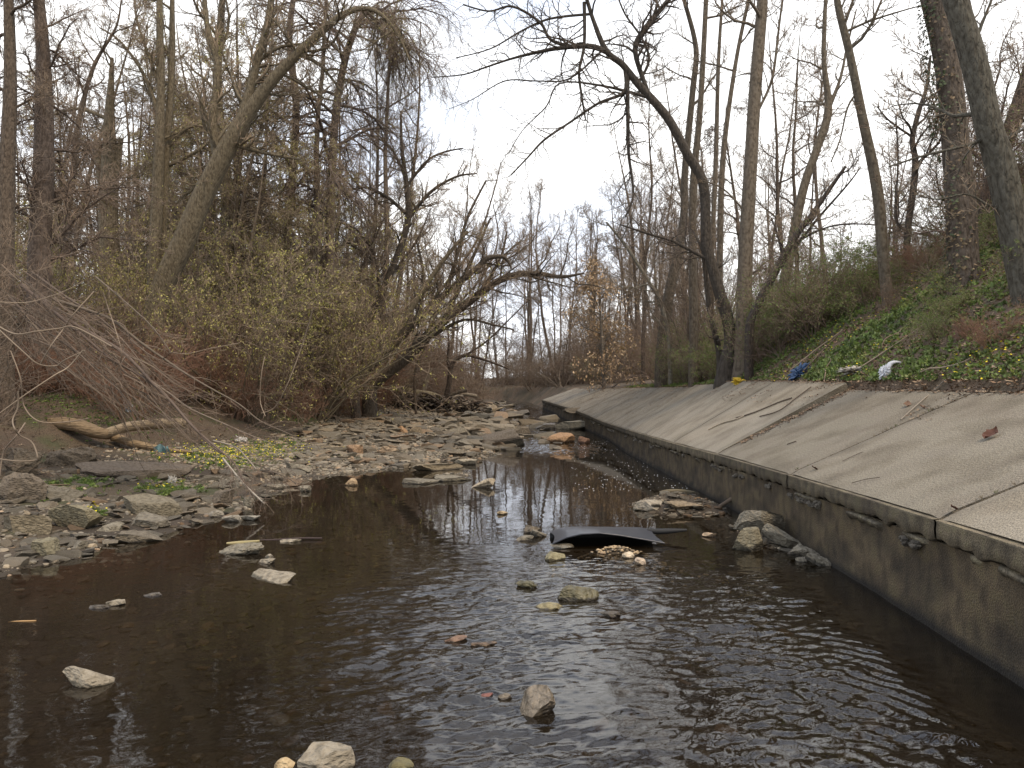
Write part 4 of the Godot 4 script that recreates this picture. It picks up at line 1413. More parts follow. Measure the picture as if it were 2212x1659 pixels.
	hero("dead_tree", "dark slanting dead trunk leaning right behind the tall trunk", "", [[1618, 720, 18], [1630, 672, 18], [1673, 590, 17], [1713, 520, 14], [1763, 450, 11], [1826, 360, 6]], {"d": 14.0, "col": dk * 0.9, "limbs": [[[1690, 545, 6], [1680, 510, 4], [1666, 470, 3]], [[1700, 560, 7], [1760, 480, 6], [1830, 400, 4], [1860, 360, 2]], [[1700, 535, 5], [1790, 490, 4], [1880, 485, 3], [1950, 500, 2]]], "auto": 3, "len": 1.2, "from": 0.5})
	hero("bare_tree", "crooked thin tree beside the big ivy-clad trunk", "", [[1962, 620, 16], [1960, 516, 14], [1974, 400, 14], [1977, 344, 13], [1971, 300, 11], [1985, 240, 10], [2001, 192, 8], [2010, 120, 5]], {"d": 12.5, "col": dk * 1.2, "limbs": [[[1962, 500, 7], [1935, 470, 6], [1940, 350, 4], [1935, 250, 3]], [[1971, 296, 5], [1920, 260, 4], [1895, 230, 3]]], "auto": 9, "len": 1.6, "from": 0.3})
	var ivy := hero("ivy_clad_tree", "big straight trunk with ivy up its left side on the right slope", "", [[2092, 660, 76], [2082, 567, 64], [2075, 450, 58], [2067, 344, 55], [2050, 172, 51], [2017, 0, 48]], {"d": 9.6, "col": Color(0.125, 0.10, 0.08), "auto": 5, "len": 1.6, "from": 0.5, "ext": 4.0, "flare": 1.15, "sides": 22, "rough": 0.05, "spec": habit({"k": [0, 10, 9, 7]})})
	# ivy leaves cling to it
	var im := MB.new()
	for k in 1500:
		var t := rf(0.0, 1.0)
		var cx := lerpf(2090, 2017, t)
		var py := lerpf(640, 0, t)
		var p := P(cx, py, 9.6) - ivy.position
		var r := lerpf(0.19, 0.15, t)
		var a := PI + rng.randfn() * 0.7 if rng.randf() < 0.7 else rf(0, TAU)
		if t > 0.35 and t < 0.55 and rng.randf() < 0.6:
			continue
		var o := Vector3(cos(a), 0, sin(a))
		var c := Color(0.055, 0.075, 0.028) if rng.randf() < 0.6 else Color(0.16, 0.11, 0.06)
		if t < 0.3 and rng.randf() < 0.5:
			c = Color(0.21, 0.155, 0.085)
		im.leaf(p + o * (r + rf(0.0, 0.05)), (o * 0.5 + rdir() * 0.6 + Vector3(0, -0.6, 0)).normalized(), o.cross(Vector3.UP).normalized(), rf(0.03, 0.06), rf(0.03, 0.05), 0.2, c * rf(0.7, 1.2))
	part("ivy", im.mesh(), mats.leaf, ivy, "stuff")
	hero("leaning_tree", "thick mossy trunk leaning left across the ivy-clad one", "", [[2245, 800, 66], [2225, 680, 62], [2201, 550, 60], [2173, 412, 57], [2155, 330, 56], [2135, 275, 54], [2105, 137, 50], [2075, 40, 48], [2056, -30, 46]], {"d": 7.6, "col": Color(0.105, 0.098, 0.075), "auto": 4, "len": 1.4, "from": 0.4, "ext": 4.0, "sides": 22, "rough": 0.05, "limbs": [[[2125, 300, 9], [2085, 315, 7], [2000, 335, 5], [1920, 360, 4]], [[2180, 440, 9], [2140, 445, 6], [2090, 420, 4], [2030, 430, 3], [1990, 425, 2]], [[2110, 80, 8], [2130, 30, 6], [2150, -20, 5]], [[2160, 310, 8], [2190, 290, 6], [2230, 270, 4]]], "limb_k": 8, "limb_len": 1.0, "spec": habit({"k": [0, 10, 9, 7], "col": Color(0.10, 0.09, 0.07)})})
	hero("bare_tree", "thick trunk leaning right behind the crossing trunks at the right edge", "", [[2120, 560, 46], [2139, 430, 40], [2165, 330, 36], [2190, 258, 33], [2225, 150, 28], [2260, 40, 22]], {"d": 11.5, "col": Color(0.115, 0.09, 0.07), "auto": 8, "len": 1.8, "from": 0.3})
	# the beech keeps last year's leaves
	var bs := habit({"k": [0, 10, 9, 7], "spread": 1.3, "up": 0.05, "col": Color(0.16, 0.14, 0.115)})
	hero("beech_sapling", "young beech holding pale tan dead leaves at the slab's far top", "", [[1305, 845, 9], [1303, 790, 8], [1300, 730, 6], [1296, 660, 4], [1294, 610, 2]], {"d": 31.0, "mat": "smooth_bark", "auto": 26, "len": 2.1, "from": 0.02, "spec": bs, "leaves": [1, 0.13, 0.07, [Color(0.42, 0.29, 0.17), Color(0.50, 0.37, 0.23), Color(0.36, 0.24, 0.14)], 0.9, 0.75]})

func build_woods() -> void:
	var protos := []
	protos.append(proto_tree(17.0, 0.14, 12, 4.2, 0.35, habit({"last": 4, "rmin": 0.0065, "k": [0, 10, 7, 5]})))
	protos.append(proto_tree(15.0, 0.10, 14, 3.2, 0.3, habit({"last": 4, "rmin": 0.0065, "k": [0, 10, 7, 5], "gnarl": 0.28})))
	protos.append(proto_tree(19.0, 0.16, 12, 4.6, 0.45, habit({"last": 4, "rmin": 0.0065, "k": [0, 10, 7, 5], "up": 0.3})))
	protos.append(proto_tree(14.0, 0.11, 8, 3.2, 0.3, habit({"last": 4, "rmin": 0.0065, "k": [0, 9, 7, 5]}), true))
	protos.append(proto_tree(12.0, 0.08, 16, 2.3, 0.2, habit({"last": 4, "rmin": 0.0065, "k": [0, 9, 7, 5], "spread": 1.1})))
	protos.append(proto_tree(13.0, 0.12, 16, 3.6, 0.2, habit({"last": 4, "rmin": 0.0065, "k": [0, 14, 7, 5], "up": -0.35, "gnarl": 0.25, "spread": 0.7, "tip": Color(0.15, 0.11, 0.085)})))
	protos.append(proto_tree(9.0, 0.055, 18, 1.9, 0.12, habit({"last": 4, "rmin": 0.0065, "k": [0, 9, 7, 5], "spread": 1.1})))
	protos.append(proto_tree(16.0, 0.11, 12, 3.6, 0.4, habit({"last": 4, "rmin": 0.0065, "k": [0, 10, 7, 5]}), false, 0.25))
	# dense ones for the left bank: twiggy, hung with creepers, some in yellow-green bud
	var warm := {"last": 4, "rmin": 0.0055, "k": [0, 12, 8, 6], "col": Color(0.15, 0.12, 0.088), "tip": Color(0.27, 0.21, 0.145)}
	var yel := [Color(0.36, 0.33, 0.10), Color(0.30, 0.29, 0.08), Color(0.38, 0.33, 0.15)]
	var thick := []
	var w1 := warm.duplicate()
	w1.merge({"up": -0.3, "gnarl": 0.28, "spread": 0.8})
	thick.append(proto_tree(11.0, 0.09, 20, 2.7, 0.12, habit(w1)))
	var w2 := warm.duplicate()
	w2.merge({"up": 0.05, "gnarl": 0.4, "spread": 1.0})
	thick.append(proto_tree(9.0, 0.07, 22, 2.2, 0.08, habit(w2)))
	var w3 := warm.duplicate()
	w3.merge({"up": -0.15, "gnarl": 0.35, "k": [0, 10, 7, 5]})
	var s3 := habit(w3)
	thick.append(proto_tree(10.0, 0.08, 18, 2.6, 0.1, s3, true))
	part("leaves", leaves_at(s3, 1, 0.06, 0.02, yel, 0.9, 0.4).mesh(), mats.leaf, thick[2], "stuff")
	for k in 44:
		var d := rf(21.0, 40.0)
		var x := -rf(6.4, 6.4 + d * 0.42)
		if x > shore_x(d) - 4.4:
			x = shore_x(d) - rf(4.5, 7.0)
		var q := k % 3
		put(thick[q], ["creeper_hung_tree", "twiggy_tree", "budding_tree"][q], ["creeper-hung brown tree in the dense left woods", "dense fine-twigged tree in the left woods", "tree in yellow-green bud in the left woods"][q], "tree", "dense trees of the left bank", x, d, rf(0, TAU), rf(0.75, 1.25), 0.05, rf(-0.08, 0.08))
	for p in thick:
		p.free()
	var lots := [
		["bare tree in the woods behind the left bank", "trees of the left woods", 74, -40.0, -8.0, 23.0, 75.0],
		["bare tree in the woods above the right bank", "trees of the right woods", 28, 6.0, 40.0, 23.0, 75.0],
		["distant bare tree where the creek bends out of sight", "trees at the bend of the creek", 150, -30.0, 22.0, 46.0, 90.0],
	]
	for q in lots:
		for k in q[2]:
			var d := rf(q[5], q[6])
			var x := 0.0
			for tries in 20:
				x = rf(q[3], q[4]) * (0.35 + 0.65 * d / q[6]) if q[6] < 100 else rf(q[3], q[4])
				if x > shore_x(d) - 1.8 and x < wall_x(d) + 2.6:
					continue
				if x > shore_x(d) - 4.5 and x < wall_x(d) and d < 30:
					continue
				if absf(x) / d < 0.78 and (x < shore_x(d) - 1.8 or x > wall_x(d) + 2.4):
					break
			if x > shore_x(d) - 1.8 and x < wall_x(d) + 2.4:
				continue
			var pr: Node3D = protos[rng.randi() % 8]
			var size := rf(0.75, 1.15)
			if q[6] > 100:
				size *= rf(1.1, 1.5)
			var look: String = ["broad ", "upright ", "tall ", "forked ", "slender bushy ", "creeper-hung ", "small thin ", "leaning "][protos.find(pr)]
			put(pr, "bare_tree", look + q[0], "tree", q[1], x, d, rf(0, TAU), size, 0.05, rf(-0.06, 0.06))
	for p in protos:
		p.free()

func build_brush() -> void:
	var brown := habit({"last": 4, "k": [0, 9, 6, 5], "col": Color(0.14, 0.10, 0.075), "tip": Color(0.17, 0.115, 0.08), "up": 0.0, "gnarl": 0.4, "rmin": 0.003})
	var red := habit({"last": 4, "k": [0, 9, 6, 5], "col": Color(0.19, 0.115, 0.075), "tip": Color(0.225, 0.125, 0.08), "up": 0.15, "gnarl": 0.25, "rmin": 0.0025})
	var arch := habit({"last": 4, "k": [0, 9, 6, 5], "col": Color(0.17, 0.135, 0.10), "tip": Color(0.19, 0.14, 0.10), "up": -0.15, "gnarl": 0.25, "rmin": 0.003})
	var protos := []
	protos.append(proto_shrub(14, 2.6, 0.8, brown))
	protos.append(proto_shrub(12, 3.2, 0.6, habit({"last": 4, "k": [0, 9, 6, 5], "col": Color(0.12, 0.092, 0.07), "tip": Color(0.20, 0.15, 0.108), "gnarl": 0.35, "rmin": 0.003})))
	protos.append(proto_shrub(18, 1.6, 0.7, red))
	protos.append(proto_shrub(14, 3.0, 0.9, arch))
	var yel := [Color(0.36, 0.33, 0.09), Color(0.30, 0.29, 0.07), Color(0.39, 0.34, 0.13)]
	protos.append(proto_shrub(10, 3.4, 0.55, habit({"last": 4, "k": [0, 9, 6, 5], "col": Color(0.14, 0.115, 0.075), "up": 0.1}), [2, 0.05, 0.017, yel, 0.9, 0.75]))
	var grn := [Color(0.12, 0.18, 0.035), Color(0.155, 0.215, 0.045), Color(0.10, 0.155, 0.035), Color(0.19, 0.21, 0.06)]
	protos.append(proto_shrub(16, 1.5, 1.0, habit({"last": 4, "k": [0, 9, 6, 5], "col": Color(0.13, 0.10, 0.07), "up": -0.1, "rmin": 0.002}), [2, 0.035, 0.02, grn, 0.0, 0.85]))
	protos.append(proto_shrub(14, 1.9, 0.8, habit({"last": 4, "k": [0, 9, 6, 5], "col": Color(0.14, 0.105, 0.075), "up": 0.0, "rmin": 0.002}), [1, 0.035, 0.018, grn, 0.0, 0.6]))
	var lots := [
		# proto choice, label, group, count, x range, d range, size range, sink
		[[0, 1, 3, 0], "brown leafless bush in the thicket on the left bank", "bushes of the left thicket", 74, [-15.0, -6.8], [8.5, 27.0], [0.7, 1.2]],
		[[2], "reddish twiggy bush at the front of the left thicket", "reddish bushes of the left thicket", 26, [-10.0, -6.6], [12.5, 19.0], [0.8, 1.2]],
		[[4], "bush with small yellow-green buds in the left thicket", "budding bushes of the left thicket", 15, [-12.0, -5.8], [16.0, 28.0], [0.9, 1.7]],
		[[0, 1, 3, 2], "brown leafless bush behind the gravel bar", "bushes behind the gravel bar", 60, [-14.0, -5.0], [24.0, 48.0], [0.9, 2.0]],
		[[0, 1, 3], "large leafless bush behind the driftwood", "large bushes behind the driftwood", 44, [-15.0, -3.4], [33.0, 60.0], [1.2, 2.2]],
		[[0, 1, 0, 3], "distant leafless bush at the bend of the creek", "bushes at the bend of the creek", 135, [-20.0, 15.0], [40.0, 74.0], [0.9, 2.0]],
		[[5, 6], "green-leaved low bush above the far slab", "green bushes above the slab", 30, [4.35, 6.4], [12.5, 27.0], [0.55, 0.95]],
		[[6, 6, 5, 0], "tangled bush with scattered green leaves on the right slope", "bushes of the right slope", 58, [5.6, 13.0], [8.5, 20.0], [0.6, 1.25]],
		[[0, 1, 2], "small leafless bush at the edge of the gravel bar", "small bushes at the edge of the bar", 20, [-8.2, -5.6], [18.0, 31.0], [0.5, 1.0]],
		[[0, 2, 3], "small brown bush low on the right slope", "small brown bushes of the right slope", 26, [4.7, 9.5], [7.0, 16.0], [0.2, 0.5]],
		[[5, 6], "small green bush low on the right slope", "small green bushes of the right slope", 24, [4.6, 9.5], [6.0, 16.0], [0.2, 0.5]],
		[[0, 1, 2, 6], "leafless bush in the right woods", "bushes of the right woods", 70, [5.0, 20.0], [18.0, 46.0], [0.8, 1.6]],
	]
	for q in lots:
		for k in q[3]:
			var d := rf(q[5][0], q[5][1])
			var x := rf(q[4][0], q[4][1])
			if x > shore_x(d) - 3.6 and x < 0 and d < 44:
				x = shore_x(d) - rf(4.6, 8.0)
			if x > shore_x(d) - 1.2 and x < wall_x(d) + (1.9 if d < 39 else 0.7):
				continue
			if x > 0 and x < wall_x(d) + 2.1 and d < 39:
				x = wall_x(d) + rf(2.1, 3.2)
			if x < 0 and d < 13.6 and x / d > -0.74:
				continue
			if x > 0 and d < 11.5 and x < wall_x(d) + 4.6 and q[6][1] > 0.6:
				continue
			var pr: Node3D = protos[q[0][rng.randi() % q[0].size()]]
			put(pr, ["bare_bush", "bare_bush", "reddish_bush", "arching_bush", "budding_bush", "green_bush", "green_bush"][protos.find(pr)], ["spreading ", "upright ", "fine-twigged ", "arching ", "", "leafy ", "thin "][protos.find(pr)] + q[1], "bush", q[2], x, d, rf(0, TAU), rf(q[6][0], q[6][1]), 0.05)
	for p in protos:
		p.free()

# a bar bent through picture points at given depths [x, y, width, depth]
func bar(pts: Array, per := 5, rough := 0.04, sides := 8, col := Color(0.2, 0.17, 0.13), from := Vector3.ZERO, mb: MB = null) -> MB:
	if mb == null:
		mb = MB.new()
	var p := PackedVector3Array()
	var r := PackedFloat32Array()
	for q in pts:
		p.append(P(q[0], q[1], q[3]) - from)
		r.append(q[2] * q[3] / F * 0.5)
	var c := catmull(p, r, per)
	mb.tube(c[0], c[1], sides, col, rough, int(pts[0][0]))
	return mb

func build_driftwood() -> void:
	var bleached := Color(0.23, 0.165, 0.10)
	# the two barkless logs on the left bank
	var foot := hit(150, 935)
	var dl := -foot.z
	var lg := thing("fallen_log", "thick crooked log without bark, tan and pale, on the left bank", "log", foot)
	part("log", bar([[20, 928, 19, dl + 0.4], [90, 915, 22, dl + 0.2], [150, 917, 26, dl], [200, 931, 27, dl - 0.15], [236, 939, 22, dl - 0.2]], 6, 0.14, 16, bleached, foot).mesh(), mats.dead_wood, lg)
	part("branch_stub", bar([[226, 938, 19, dl - 0.2], [280, 922, 22, dl - 0.1], [340, 915, 22, dl], [400, 914, 19, dl + 0.1]], 6, 0.14, 16, Color(0.27, 0.21, 0.14), foot).mesh(), mats.dead_wood, lg)
	var f2 := hit(325, 975)
	var d2 := -f2.z
	var l2 := thing("fallen_branch", "thin pale branch below the thick log, holding the teal cloth", "branch", f2)
	part("branch", bar([[246, 944, 20, d2 + 0.3], [290, 958, 18, d2 + 0.15], [330, 966, 12, d2], [375, 973, 10, d2 - 0.05], [414, 976, 4, d2 - 0.1]], 6, 0.10, 10, Color(0.29, 0.21, 0.125), f2).mesh(), mats.dead_wood, l2)
	# the fallen tree top whose branches rake down to the water
	var at := P(80, 640, 10.5)
	at.y = ground(at.x, 10.5)
	var ft := thing("fallen_tree_top", "fallen tree top whose bare branches rake down to the pool", "fallen tree", at)
	var zz := func(x, y): return [x * 0.3437, 553.0 + y * 0.3437]
	var lists := [
		[[[250, 240], [340, 350], [560, 480], [750, 590], [860, 690], [950, 790], [1080, 920], [1200, 1060], [1330, 1180], [1470, 1300], [1540, 1430], [1660, 1555]], 15.0, 5.0, 10.2, 8.4, Color(0.15, 0.11, 0.085)],
		[[[330, 270], [520, 330], [700, 400], [880, 540], [1050, 660], [1200, 760], [1340, 840], [1500, 930], [1640, 1040], [1800, 1110], [1960, 1190]], 12.0, 3.0, 10.4, 9.6, Color(0.16, 0.125, 0.09)],
		[[[130, 180], [300, 320], [520, 500], [700, 650], [900, 760], [1040, 880], [1160, 1010], [1300, 1170], [1390, 1240]], 13.0, 4.0, 10.0, 9.0, Color(0.13, 0.095, 0.075)],
		[[[600, 130], [800, 300], [960, 450], [1070, 600]], 7.0, 3.0, 10.6, 10.2, Color(0.17, 0.135, 0.10)],
		[[[880, 740], [1060, 860], [1200, 960], [1400, 1050], [1560, 1120], [1700, 1175]], 6.0, 2.5, 9.6, 9.1, Color(0.27, 0.22, 0.17)],
		[[[1340, 1160], [1480, 1200], [1560, 1280], [1610, 1340]], 6.0, 4.0, 9.0, 8.7, Color(0.34, 0.29, 0.23)],
		[[[1600, 1300], [1700, 1350], [1790, 1385], [1860, 1430]], 5.0, 3.0, 9.4, 9.2, Color(0.2, 0.16, 0.12)],
		[[[1400, 1270], [1480, 1370], [1560, 1460], [1662, 1556]], 7.0, 5.0, 8.6, 8.35, Color(0.42, 0.38, 0.32)],
		[[[200, 100], [420, 260], [640, 400], [800, 560], [900, 700], [1010, 900]], 9.0, 3.0, 10.8, 10.0, Color(0.14, 0.105, 0.08)],
		[[[60, 260], [220, 420], [420, 560], [600, 700], [760, 860], [860, 1000]], 10.0, 3.0, 9.6, 9.2, Color(0.12, 0.09, 0.07)],
	]
	var tw := MB.new()
	var S := habit({"k": [0, 14, 8, 5], "col": Color(0.16, 0.12, 0.09), "tip": Color(0.15, 0.105, 0.072), "up": -0.12, "gnarl": 0.3, "spread": 0.6, "rmin": 0.0025})
	for q in lists:
		var pts := []
		var m: int = q[0].size()
		for k in m:
			var e: Array = zz.call(q[0][k][0], q[0][k][1])
			var t := float(k) / (m - 1)
			pts.append([e[0], e[1], lerpf(q[1], q[2], t) * 0.58, lerpf(q[3], q[4], t)])
		var mb := bar(pts, 4, 0.06, 8, q[5] * 0.8, at)
		var pp := PackedVector3Array()
		var rr := PackedFloat32Array()
		for e in pts:
			pp.append(P(e[0], e[1], e[3]) - at)
			rr.append(e[2] * e[3] / F * 0.5)
		sprout(mb, tw, pp, rr, 1.3, 1, S, 0.1)
		part("branch", mb.mesh(), mats.twig, ft)
	# many thinner stems lie along with them
	var S2 := habit({"k": [0, 9, 0, 0], "last": 2, "tip": Color(0.17, 0.125, 0.088), "gnarl": 0.5, "up": 0.0, "spread": 1.0, "rmin": 0.0025})
	for k in 165:
		var x0 := rf(-60, 980)
		var y0 := 170.0 + x0 * 0.62 + rf(-170, 290)
		var l := rf(260, 700)
		var an := rf(0.35, 1.2) if k % 3 else rf(0.55, 0.95)
		var dd := rf(9.0, 11.6)
		var pts := []
		for j in 5:
			var t := j / 4.0
			var e: Array = zz.call(x0 + l * t * cos(an) + rf(-16, 16), y0 + l * t * sin(an) * (1.0 - 0.12 * t) + rf(-18, 18))
			pts.append([e[0], e[1], lerpf(rf(1.3, 3.2), 0.9, t), dd - 0.5 * t])
		var mb := bar(pts, 3, 0.0, 5, Color(0.115, 0.085, 0.06) * rf(0.5, 1.7), at)
		var sp := PackedVector3Array()
		var sr := PackedFloat32Array()
		for e in pts:
			sp.append(P(e[0], e[1], e[3]) - at)
			sr.append(e[2] * e[3] / F * 0.5)
		sprout(mb, tw, sp, sr, 0.9, 1, S2, 0.15)
		part("branch", mb.mesh(), mats.twig, ft)
	part("twigs", tw.mesh(), mats.twig, ft, "stuff")
	# bare creepers that loop before the thicket
	var loops := [
		[[[-30, 430], [100, 485], [230, 485], [370, 445], [470, 455], [700, 570]], 5.0, 7.5], [[[-30, 450], [150, 600], [240, 680], [340, 680], [420, 655], [540, 590]], 4.5, 7.2],
		[[[245, 670], [320, 560], [400, 450], [460, 360], [600, 230]], 4.0, 7.6], [[[-20, 1015], [170, 870], [330, 760], [420, 690], [530, 590]], 4.5, 7.0],
		[[[60, 600], [130, 780], [150, 940], [250, 1030], [420, 1045], [560, 1020]], 4.0, 8.6], [[[-20, 1270], [130, 1280], [220, 1280], [235, 1265], [200, 1180], [130, 1130], [95, 1080], [90, 1020], [120, 950], [110, 850]], 5.0, 6.8],
		[[[0, 1380], [30, 1230], [90, 1130], [150, 1050]], 5.0, 6.9], [[[640, 230], [690, 330], [720, 470], [760, 600], [740, 700], [640, 850]], 3.5, 9.4],
		[[[1660, 640], [1650, 760], [1640, 900], [1670, 1000]], 3.0, 13.0], [[[1960, 330], [1900, 560], [1800, 800], [1740, 940], [1640, 1000]], 3.5, 13.2],
		[[[1060, 600], [1180, 620], [1300, 580], [1500, 560]], 3.0, 11.0], [[[0, 300], [200, 280], [400, 210], [520, 160]], 3.0, 8.0], [[[780, 700], [860, 760], [900, 830], [880, 940]], 3.0, 10.0],
	]
	for q in loops:
		var pts := []
		for e in q[0]:
			var z: Array = zz.call(e[0], e[1])
			pts.append([z[0] + rf(-4, 4), z[1] + rf(-4, 4), q[1] * 0.62, q[2] + rf(-0.12, 0.12)])
		var s := P(pts[0][0], pts[0][1], q[2])
		var v := part("bare_vine", bar(pts, 6, 0.0, 6, Color(0.25, 0.195, 0.14) * rf(0.6, 1.2), s).mesh(), mats.twig, self)
		v.position = s
		tag(v, "pale bare creeper stem looping before the left thicket", "creeper", "creeper stems before the left thicket")
	# the root mass and drift caught at the bend
	var rp := hit(930, 886)
	var dr := -rp.z
	var rw := thing("root_mass", "dark upturned roots and driftwood heaped at the head of the gravel bar", "driftwood", rp)
	var rk := Color(0.075, 0.058, 0.045)
	part("log", bar([[856, 838, 20, dr + 0.6], [890, 850, 22, dr + 0.3], [930, 858, 22, dr], [958, 866, 16, dr - 0.1]], 5, 0.08, 10, Color(0.27, 0.225, 0.14), rp).mesh(), mats.bark, rw)
	part("root", bar([[888, 885, 9, dr - 0.2], [905, 868, 12, dr - 0.2], [940, 860, 13, dr - 0.2], [965, 868, 12, dr - 0.2], [990, 890, 8, dr - 0.3]], 5, 0.08, 8, Color(0.17, 0.135, 0.095), rp).mesh(), mats.bark, rw)
	part("root", bar([[962, 862, 12, dr], [980, 880, 12, dr - 0.2], [1002, 898, 9, dr - 0.3], [1024, 904, 5, dr - 0.3]], 5, 0.08, 8, rk, rp).mesh(), mats.bark, rw)
	part("root", bar([[855, 890, 10, dr], [862, 868, 12, dr], [874, 862, 12, dr], [880, 880, 12, dr], [884, 896, 9, dr]], 5, 0.08, 8, rk, rp).mesh(), mats.bark, rw)
	part("root", bar([[868, 890, 5, dr - 0.2], [872, 850, 6, dr - 0.1], [870, 836, 5, dr]], 5, 0.05, 8, Color(0.22, 0.19, 0.15), rp).mesh(), mats.bark, rw)
	for k in 130:
		var x := rf(848, 1040)
		var y := rf(858 + absf(x - 900) * 0.1, 900)
		var pts := []
		var an := rf(-0.9, 0.9)
		var l := rf(14, 46)
		for j in 4:
			pts.append([x + l * (j / 3.0 - 0.5) * cos(an) + rf(-4, 4), y + l * (j / 3.0 - 0.5) * sin(an) * 0.7 + rf(-4, 4) - 8.0 * sin(j), rf(1.8, 5.5), dr + rf(-0.9, 0.2)])
		part("root", bar(pts, 2, 0.0, 5, [rk, rk * 1.5, Color(0.15, 0.115, 0.085), Color(0.24, 0.2, 0.16)][k % 4], rp).mesh(), mats.twig, rw)
	var mud := rock(900, 3, Vector3(1.0, 0.28, 0.5), 8, 0.6, 0.9, 0.35, Color(0.055, 0.042, 0.032))
	for q in [[880, 884, 1.0], [990, 892, 1.0], [940, 880, 1.25]]:
		var s := part("soil_clod", mud, mats.soil, rw)
		s.position = P(q[0], q[1], dr + 0.25) - rp
		s.scale = Vector3.ONE * q[2]
	# the thin dead tree in the drift, and pale timber around it
	var dt := P(962, 862, dr - 0.3)
	var dn := thing("dead_sapling", "thin black crooked dead sapling standing in the driftwood", "tree", dt)
	part("trunk", bar([[962, 866, 14, dr - 0.3], [970, 830, 11, dr - 0.3], [974, 795, 10, dr - 0.3], [985, 776, 9, dr - 0.3], [1011, 768, 7, dr - 0.3], [1060, 782, 5, dr - 0.3], [1100, 798, 2, dr - 0.3]], 6, 0.05, 8, rk, dt).mesh(), mats.bark, dn)
	part("limb", bar([[974, 800, 8, dr - 0.3], [968, 780, 7, dr - 0.3], [970, 740, 4, dr - 0.3]], 5, 0.05, 6, rk, dt).mesh(), mats.bark, dn)
	part("limb", bar([[1000, 771, 6, dr - 0.3], [1050, 738, 4, dr - 0.3], [1100, 690, 3, dr - 0.3], [1150, 640, 2, dr - 0.3]], 5, 0.05, 6, rk, dt).mesh(), mats.bark, dn)
	for q in [["pale split timber slanting up at the left of the driftwood", [[846, 868, 8], [875, 842, 8], [902, 822, 6]]], ["pale round timber lying level in the driftwood", [[932, 858, 7], [950, 860, 7], [966, 863, 6]]], ["thick dead stem leaning on the driftwood heap", [[906, 876, 10], [918, 835, 9], [932, 795, 6]]], ["weathered pale log beyond the driftwood", [[966, 862, 8], [1000, 852, 9], [1030, 856, 7]]], ["dark log end resting on the weathered pale log", [[960, 860, 8], [985, 850, 9], [1008, 843, 8]]]]:
		var pts := []
		for e in q[1]:
			pts.append([e[0], e[1], e[2], dr + 1.0])
		var o := P(pts[0][0], pts[0][1], dr + 1.0)
		var b := part("drift_timber", bar(pts, 4, 0.06, 8, Color(0.1, 0.08, 0.06) if q[0].find("dark") >= 0 or q[0].find("black") >= 0 else Color(0.29, 0.245, 0.19), o).mesh(), mats.bark, self)
		b.position = o
		tag(b, q[0], "driftwood")
	# sticks in the pool and on the gravel
	for q in [
		["thin dark stick floating beside the lumpy grey rock", [[560, 1168, 5], [600, 1166, 5], [650, 1163, 5], [696, 1163, 4]], Color(0.05, 0.035, 0.03)],
		["pale yellowish stick end floating beside the lumpy grey rock", [[490, 1176, 9], [520, 1173, 10], [560, 1169, 6]], Color(0.31, 0.26, 0.13)],
		["short tan chip floating at the left edge of the pool", [[18, 1344, 3], [45, 1342, 4], [78, 1341, 3]], Color(0.36, 0.22, 0.1)],
		["dark stick on the gravel patch pointing at the wall", [[1545, 1100, 8], [1580, 1078, 9], [1610, 1060, 6]], Color(0.12, 0.09, 0.06)],
		["mossy driftwood bough lying on the gravel patch", [[1408, 1072, 8], [1440, 1062, 10], [1480, 1062, 10], [1510, 1068, 6]], Color(0.15, 0.125, 0.075)],
		["short black twig against the wall by the gravel patch", [[1622, 1114, 4], [1640, 1108, 5], [1656, 1100, 3]], Color(0.04, 0.03, 0.025)],
		["dark wet stick in the ripples left of the run", [[717, 1326, 5], [740, 1322, 5], [768, 1322, 4]], Color(0.04, 0.03, 0.022)],
	]:
		var p0 := hit(q[1][1][0], q[1][1][1])
		var pts := []
		for e in q[1]:
			pts.append([e[0], e[1], e[2], -p0.z])
		var b := part("stick", bar(pts, 4, 0.08, 7, q[2], p0).mesh(), mats.twig, self)
		b.position = p0
		tag(b, q[0], "stick")
	# sticks that lie on the slab
	var sl := [
		["long dark forked stick lying down the pale panel", [[1752, 838], [1720, 862], [1682, 890], [1641, 902]], 4.0, Color(0.075, 0.055, 0.04)],
		["long pale stick leaning from the weeds onto the darker panel", [[2064, 818], [2043, 824], [2020, 845], [1995, 866], [1970, 888], [1946, 910]], 4.0, Color(0.25, 0.215, 0.17)],
		["short dark twig low on the darker panel", [[1700, 963], [1712, 959], [1720, 956]], 4.0, Color(0.06, 0.045, 0.035)],
		["thin twig lying across the middle of the darker panel", [[1820, 1000], [1845, 988], [1864, 980]], 2.5, Color(0.09, 0.07, 0.055)],
		["thin dark twig near the slab's lip at the right", [[1840, 1048], [1870, 1040], [1900, 1036]], 2.5, Color(0.08, 0.06, 0.045)],
		["tan stick lying along the slab's top edge", [[1935, 849], [1960, 845], [1990, 842]], 4.5, Color(0.24, 0.19, 0.14)],
		["pale stripped bough on the far slab", [[1530, 930], [1560, 916], [1590, 908], [1612, 898]], 5.0, Color(0.33, 0.28, 0.21)],
		["dark bough beside the pale one on the far slab", [[1590, 905], [1630, 893], [1680, 872], [1710, 862]], 5.0, Color(0.10, 0.075, 0.055)],
	]
	for q in sl:
		var p := PackedVector3Array()
		var r := PackedFloat32Array()
		for e in q[1]:
			var h := hit(e[0], e[1])
			p.append(h + Vector3(0, 0.016, 0))
			r.append(q[2] * 0.62 * -h.z / F * 0.5)
		var mid := p[1]
		for k in p.size():
			p[k] -= mid
		var c := catmull(p, r, 4)
		var mb := MB.new()
		mb.tube(c[0], c[1], 6, q[3], 0.06, 3)
		var b := part("stick", mb.mesh(), mats.twig, self)
		b.position = mid
		tag(b, q[0], "stick")

